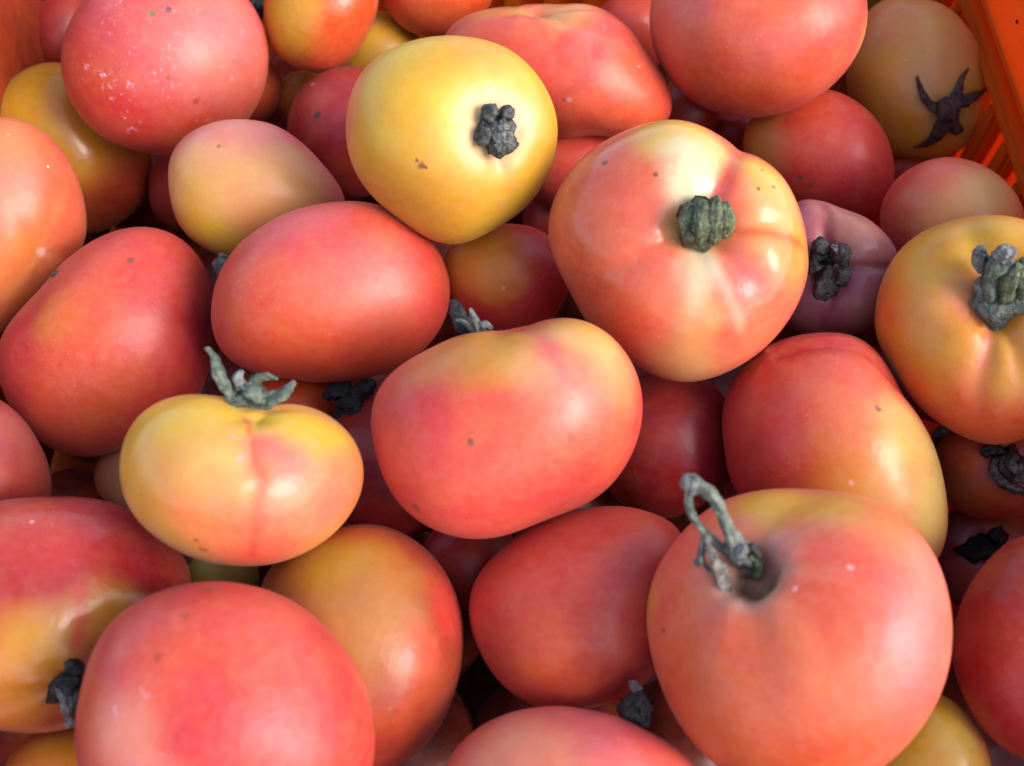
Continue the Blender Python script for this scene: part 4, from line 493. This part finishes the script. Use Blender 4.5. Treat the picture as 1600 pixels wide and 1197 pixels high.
 {'label': 'bright red tomato seen in the slit behind the spiky grey calyx', 'at': (-0.0719, 0.014, -0.0418), 'turn': (0.9637, 0.2449, 0.1024, 0.0289), 'ring': (15.53, 15.23, 14.99, 14.75, 14.4, 14.0, 13.77, 13.95, 14.59, 15.26, 15.49, 15.34, 15.24, 15.44, 15.75, 15.96, 15.89, 15.71, 15.72, 16.19, 16.82, 17.05, 16.69, 16.06), 'deep': 13.87, 'skin': 'redorange'},
 {'label': 'small golden tomato tucked behind the yellow one, near the top edge', 'at': (-0.055, 0.1746, -0.0361), 'turn': (0.9116, 0.4055, 0.0667, 0.007), 'ring': (18.74, 18.57, 18.3, 17.87, 17.37, 17.01, 16.75, 16.63, 16.7, 16.92, 17.27, 17.78, 18.4, 19.13, 19.9, 19.53, 18.04, 16.91, 16.84, 17.33, 17.92, 18.25, 18.54, 18.74), 'deep': 16.1, 'skin': 'gold', 'patches': [(0.731, 0.503, 0.46, 0.435, 'rustorange', 0.5)]},
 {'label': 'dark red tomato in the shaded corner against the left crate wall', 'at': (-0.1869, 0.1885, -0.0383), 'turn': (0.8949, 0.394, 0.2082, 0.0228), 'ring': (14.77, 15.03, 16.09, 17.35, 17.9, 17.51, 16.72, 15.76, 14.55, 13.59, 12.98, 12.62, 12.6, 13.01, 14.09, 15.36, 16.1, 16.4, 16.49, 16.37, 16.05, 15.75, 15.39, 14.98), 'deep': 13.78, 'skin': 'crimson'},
 {'label': 'sliver of red tomato above the dusty one at the top edge', 'at': (-0.1858, 0.2307, -0.04), 'turn': (0.8857, 0.4194, 0.1983, 0.0162), 'ring': (17.88, 19.0, 20.09, 20.64, 20.14, 18.93, 17.93, 17.48, 17.29, 17.32, 17.6, 18.25, 18.89, 19.18, 19.24, 18.23, 16.16, 14.58, 13.64, 13.14, 13.11, 13.62, 14.87, 16.44), 'deep': 15.51, 'skin': 'redorange'},
 {'label': 'brownish red tomato behind the right side of the dusty one', 'at': (-0.1058, 0.1569, -0.0381), 'turn': (0.9136, 0.3856, 0.1279, 0.016), 'ring': (14.02, 14.37, 14.83, 15.16, 15.12, 14.74, 14.44, 14.58, 15.05, 15.52, 15.74, 15.83, 15.81, 15.71, 15.52, 15.2, 14.65, 13.99, 13.51, 13.35, 13.38, 13.47, 13.59, 13.78), 'deep': 13.18, 'skin': 'rustred'},
 {'label': 'small dark amber tomato in the gap left of the small crimson one', 'at': (-0.0847, 0.1613, -0.0458), 'turn': (0.917, 0.3857, 0.1011, 0.0127), 'ring': (11.6, 11.46, 11.24, 10.97, 10.56, 10.15, 9.9, 9.89, 10.02, 10.25, 10.53, 10.92, 11.32, 11.56, 11.62, 11.58, 11.5, 11.39, 11.22, 11.07, 11.03, 11.19, 11.43, 11.61), 'deep': 9.9, 'skin': 'rustorange'},
 {'label': 'dull red tomato behind the egg-shaped pale one', 'at': (-0.1322, 0.1262, -0.0638), 'turn': (0.9274, 0.3398, 0.1541, 0.0268), 'ring': (14.79, 15.41, 16.41, 17.2, 17.26, 16.79, 16.35, 16.27, 16.28, 16.01, 15.23, 14.39, 14.1, 14.43, 14.98, 15.35, 15.45, 15.45, 15.37, 15.16, 14.91, 14.76, 14.65, 14.61), 'deep': 13.94, 'skin': 'crimsonlight'},
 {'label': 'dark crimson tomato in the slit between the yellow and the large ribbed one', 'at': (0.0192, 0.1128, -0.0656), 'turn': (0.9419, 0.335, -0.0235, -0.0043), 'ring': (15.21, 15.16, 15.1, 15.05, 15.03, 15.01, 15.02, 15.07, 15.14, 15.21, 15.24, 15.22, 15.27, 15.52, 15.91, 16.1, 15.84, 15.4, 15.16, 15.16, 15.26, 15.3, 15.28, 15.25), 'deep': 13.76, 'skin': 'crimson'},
 {'label': 'small brownish tomato in the dark gap left of the spiky-calyx one', 'at': (-0.1283, -0.0024, -0.0589), 'turn': (0.9603, 0.213, 0.1718, 0.0541), 'ring': (11.61, 11.58, 11.6, 11.63, 11.68, 11.75, 11.82, 11.84, 11.85, 11.82, 11.73, 11.58, 11.47, 11.4, 11.38, 11.4, 11.49, 11.61, 11.75, 11.95, 12.11, 12.09, 11.91, 11.71), 'deep': 10.53, 'skin': 'tan2'},
 {'label': 'olive green tomato in the slit below the spiky-calyx one', 'at': (-0.0872, -0.0447, -0.04), 'turn': (0.9759, 0.1666, 0.1318, 0.0488), 'ring': (11.17, 11.2, 11.15, 10.79, 10.16, 9.59, 9.4, 9.62, 9.95, 10.15, 10.25, 10.26, 10.1, 9.82, 9.62, 9.64, 9.78, 10.02, 10.33, 10.82, 11.29, 11.5, 11.41, 11.23), 'deep': 9.35, 'skin': 'olive'},
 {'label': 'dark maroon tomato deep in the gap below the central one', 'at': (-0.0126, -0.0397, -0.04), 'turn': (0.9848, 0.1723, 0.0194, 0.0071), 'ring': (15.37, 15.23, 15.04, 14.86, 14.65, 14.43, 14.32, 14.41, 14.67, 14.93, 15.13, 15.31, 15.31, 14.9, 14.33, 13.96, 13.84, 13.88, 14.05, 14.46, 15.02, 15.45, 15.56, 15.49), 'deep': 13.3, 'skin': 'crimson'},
 {'label': 'brownish pink tomato in the gap between the lumpy one and the top red one', 'at': (0.0687, 0.1435, -0.0369), 'turn': (0.9208, 0.3803, -0.0858, -0.0114), 'ring': (12.2, 11.9, 11.64, 11.64, 12.05, 12.64, 13.08, 13.2, 13.17, 13.15, 13.22, 13.32, 13.5, 13.87, 14.31, 14.4, 14.04, 13.55, 13.17, 12.79, 12.47, 12.31, 12.31, 12.32), 'deep': 11.63, 'skin': 'rustred'},
 {'label': 'rosy tomato peeping between the lumpy one and the top red one', 'at': (0.0496, 0.1954, -0.04), 'turn': (0.907, 0.4171, -0.0584, -0.0054), 'ring': (15.49, 14.75, 14.09, 13.33, 12.52, 11.88, 11.7, 12.16, 13.08, 14.07, 14.82, 15.46, 15.93, 16.04, 15.91, 15.89, 16.17, 16.62, 17.21, 18.1, 19.13, 19.16, 17.96, 16.47), 'deep': 13.8, 'skin': 'redcoral'},
 {'label': 'crimson tomato deep between the golden one and the small round red one', 'at': (0.1571, 0.1213, -0.0524), 'turn': (0.9214, 0.34, -0.1856, -0.0319), 'ring': (11.51, 11.73, 11.99, 12.01, 11.63, 11.16, 10.99, 11.39, 12.01, 12.32, 12.21, 11.92, 11.71, 11.51, 11.3, 11.14, 11.07, 11.16, 11.49, 12.0, 12.38, 12.36, 12.01, 11.63), 'deep': 10.52, 'skin': 'crimson'},
 {'label': 'red tomato with a grey stem stub, between the dusty one and its yellow-flanked neighbour', 'at': (-0.1031, 0.1976, -0.022), 'turn': (0.896, 0.4264, 0.1234, 0.0098), 'ring': (12.56, 12.62, 12.57, 12.31, 11.72, 11.08, 10.78, 10.9, 11.25, 11.66, 12.03, 12.46, 12.83, 13.09, 13.26, 13.06, 12.26, 11.4, 11.07, 11.15, 11.39, 11.63, 11.98, 12.34), 'deep': 10.78, 'skin': 'red', 'stem': (0.0, -0.542, 0.84), 'stalk': [('stemgrey', 1, [(0.0, -7.2, 7.0, 4.66), (-0.2, -5.7, 10.6, 3.37)]), ('stemlight', 1, [(-2.5, -5.0, 10.6, 2.07), (-3.9, -3.7, 12.2, 1.29)]), ('stemgrey', 1, [(2.0, -6.0, 10.6, 2.07), (3.5, -7.3, 11.6, 1.55)])]},
 {'label': 'crimson tomato low behind the crease of the large ribbed one', 'at': (0.0901, 0.1456, -0.0495), 'turn': (0.9224, 0.3703, -0.1084, -0.0155), 'ring': (12.96, 11.52, 10.49, 9.76, 9.27, 9.06, 9.14, 9.64, 10.49, 11.44, 12.27, 13.1, 13.78, 14.0, 13.79, 13.45, 13.23, 13.42, 13.96, 14.55, 14.89, 14.94, 14.78, 14.2), 'deep': 11.18, 'skin': 'crimson'},
 {'label': 'olive yellow tomato barely in view at the top edge, behind the golden one', 'at': (0.1587, 0.2244, -0.04), 'turn': (0.8903, 0.421, -0.1732, -0.0142), 'ring': (16.1, 15.55, 15.03, 14.83, 14.83, 14.99, 15.29, 15.86, 16.57, 17.0, 16.92, 16.57, 16.13, 15.52, 14.9, 14.47, 14.11, 13.93, 14.07, 14.74, 15.63, 16.21, 16.39, 16.35), 'deep': 13.95, 'skin': 'olive'},
]

GROUP = "tomatoes heaped in the orange crate"
for i, row in enumerate(TOMATOES):
    me = skin_mesh(row, i)
    me.materials.append(skin_material(i, row.get('gloss', .38), row['marks']))
    if 'stalk' in row:
        root = bpy.data.objects.new("tomato", None); COL.objects.link(root)
        sk = link("skin", me, None, root)
        main = None
        for j, (mat, flat, pts) in enumerate(row['stalk']):
            tm = tube_mesh(pts, flat, .17, i * 31 + j)
            if j == 0:
                main = link("stem", tm, DRY[mat], root)
            else:
                link("sepal", tm, DRY[mat], main)
    else:
        root = link("tomato", me)
    root.location = row['at']
    root.rotation_mode = 'QUATERNION'
    root.rotation_quaternion = row['turn']
    root["label"] = row['label']; root["category"] = "tomato"; root["group"] = GROUP

# the tomatoes at the bottom of the crate, seen only as dark shapes in the gaps
rr = random.Random(5)
buried = []
for bj, (cn, ring) in enumerate((('shadedred', 25.5), ('shadedred', 24.0), ('shadedred', 26.5))):  # skin colour darkened to stand in for the shade of the gaps
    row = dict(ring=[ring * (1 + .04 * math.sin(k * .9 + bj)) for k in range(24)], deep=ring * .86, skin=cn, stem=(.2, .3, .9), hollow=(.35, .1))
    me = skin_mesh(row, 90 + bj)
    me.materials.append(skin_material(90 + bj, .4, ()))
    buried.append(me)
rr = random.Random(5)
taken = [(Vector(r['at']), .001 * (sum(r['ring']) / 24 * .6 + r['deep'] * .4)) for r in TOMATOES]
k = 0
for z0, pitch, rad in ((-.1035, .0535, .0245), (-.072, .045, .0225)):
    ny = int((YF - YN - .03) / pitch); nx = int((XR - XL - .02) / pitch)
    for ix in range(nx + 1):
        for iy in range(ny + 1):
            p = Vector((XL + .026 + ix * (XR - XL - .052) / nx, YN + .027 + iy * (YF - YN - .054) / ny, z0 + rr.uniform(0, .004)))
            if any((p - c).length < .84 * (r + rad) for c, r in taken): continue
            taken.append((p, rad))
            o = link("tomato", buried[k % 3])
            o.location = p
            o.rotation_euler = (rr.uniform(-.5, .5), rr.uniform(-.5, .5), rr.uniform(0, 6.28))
            o["label"] = "red tomato buried at the bottom of the heap, darkened in colour for the shadowed gaps"
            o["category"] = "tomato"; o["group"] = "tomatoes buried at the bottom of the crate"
            k += 1
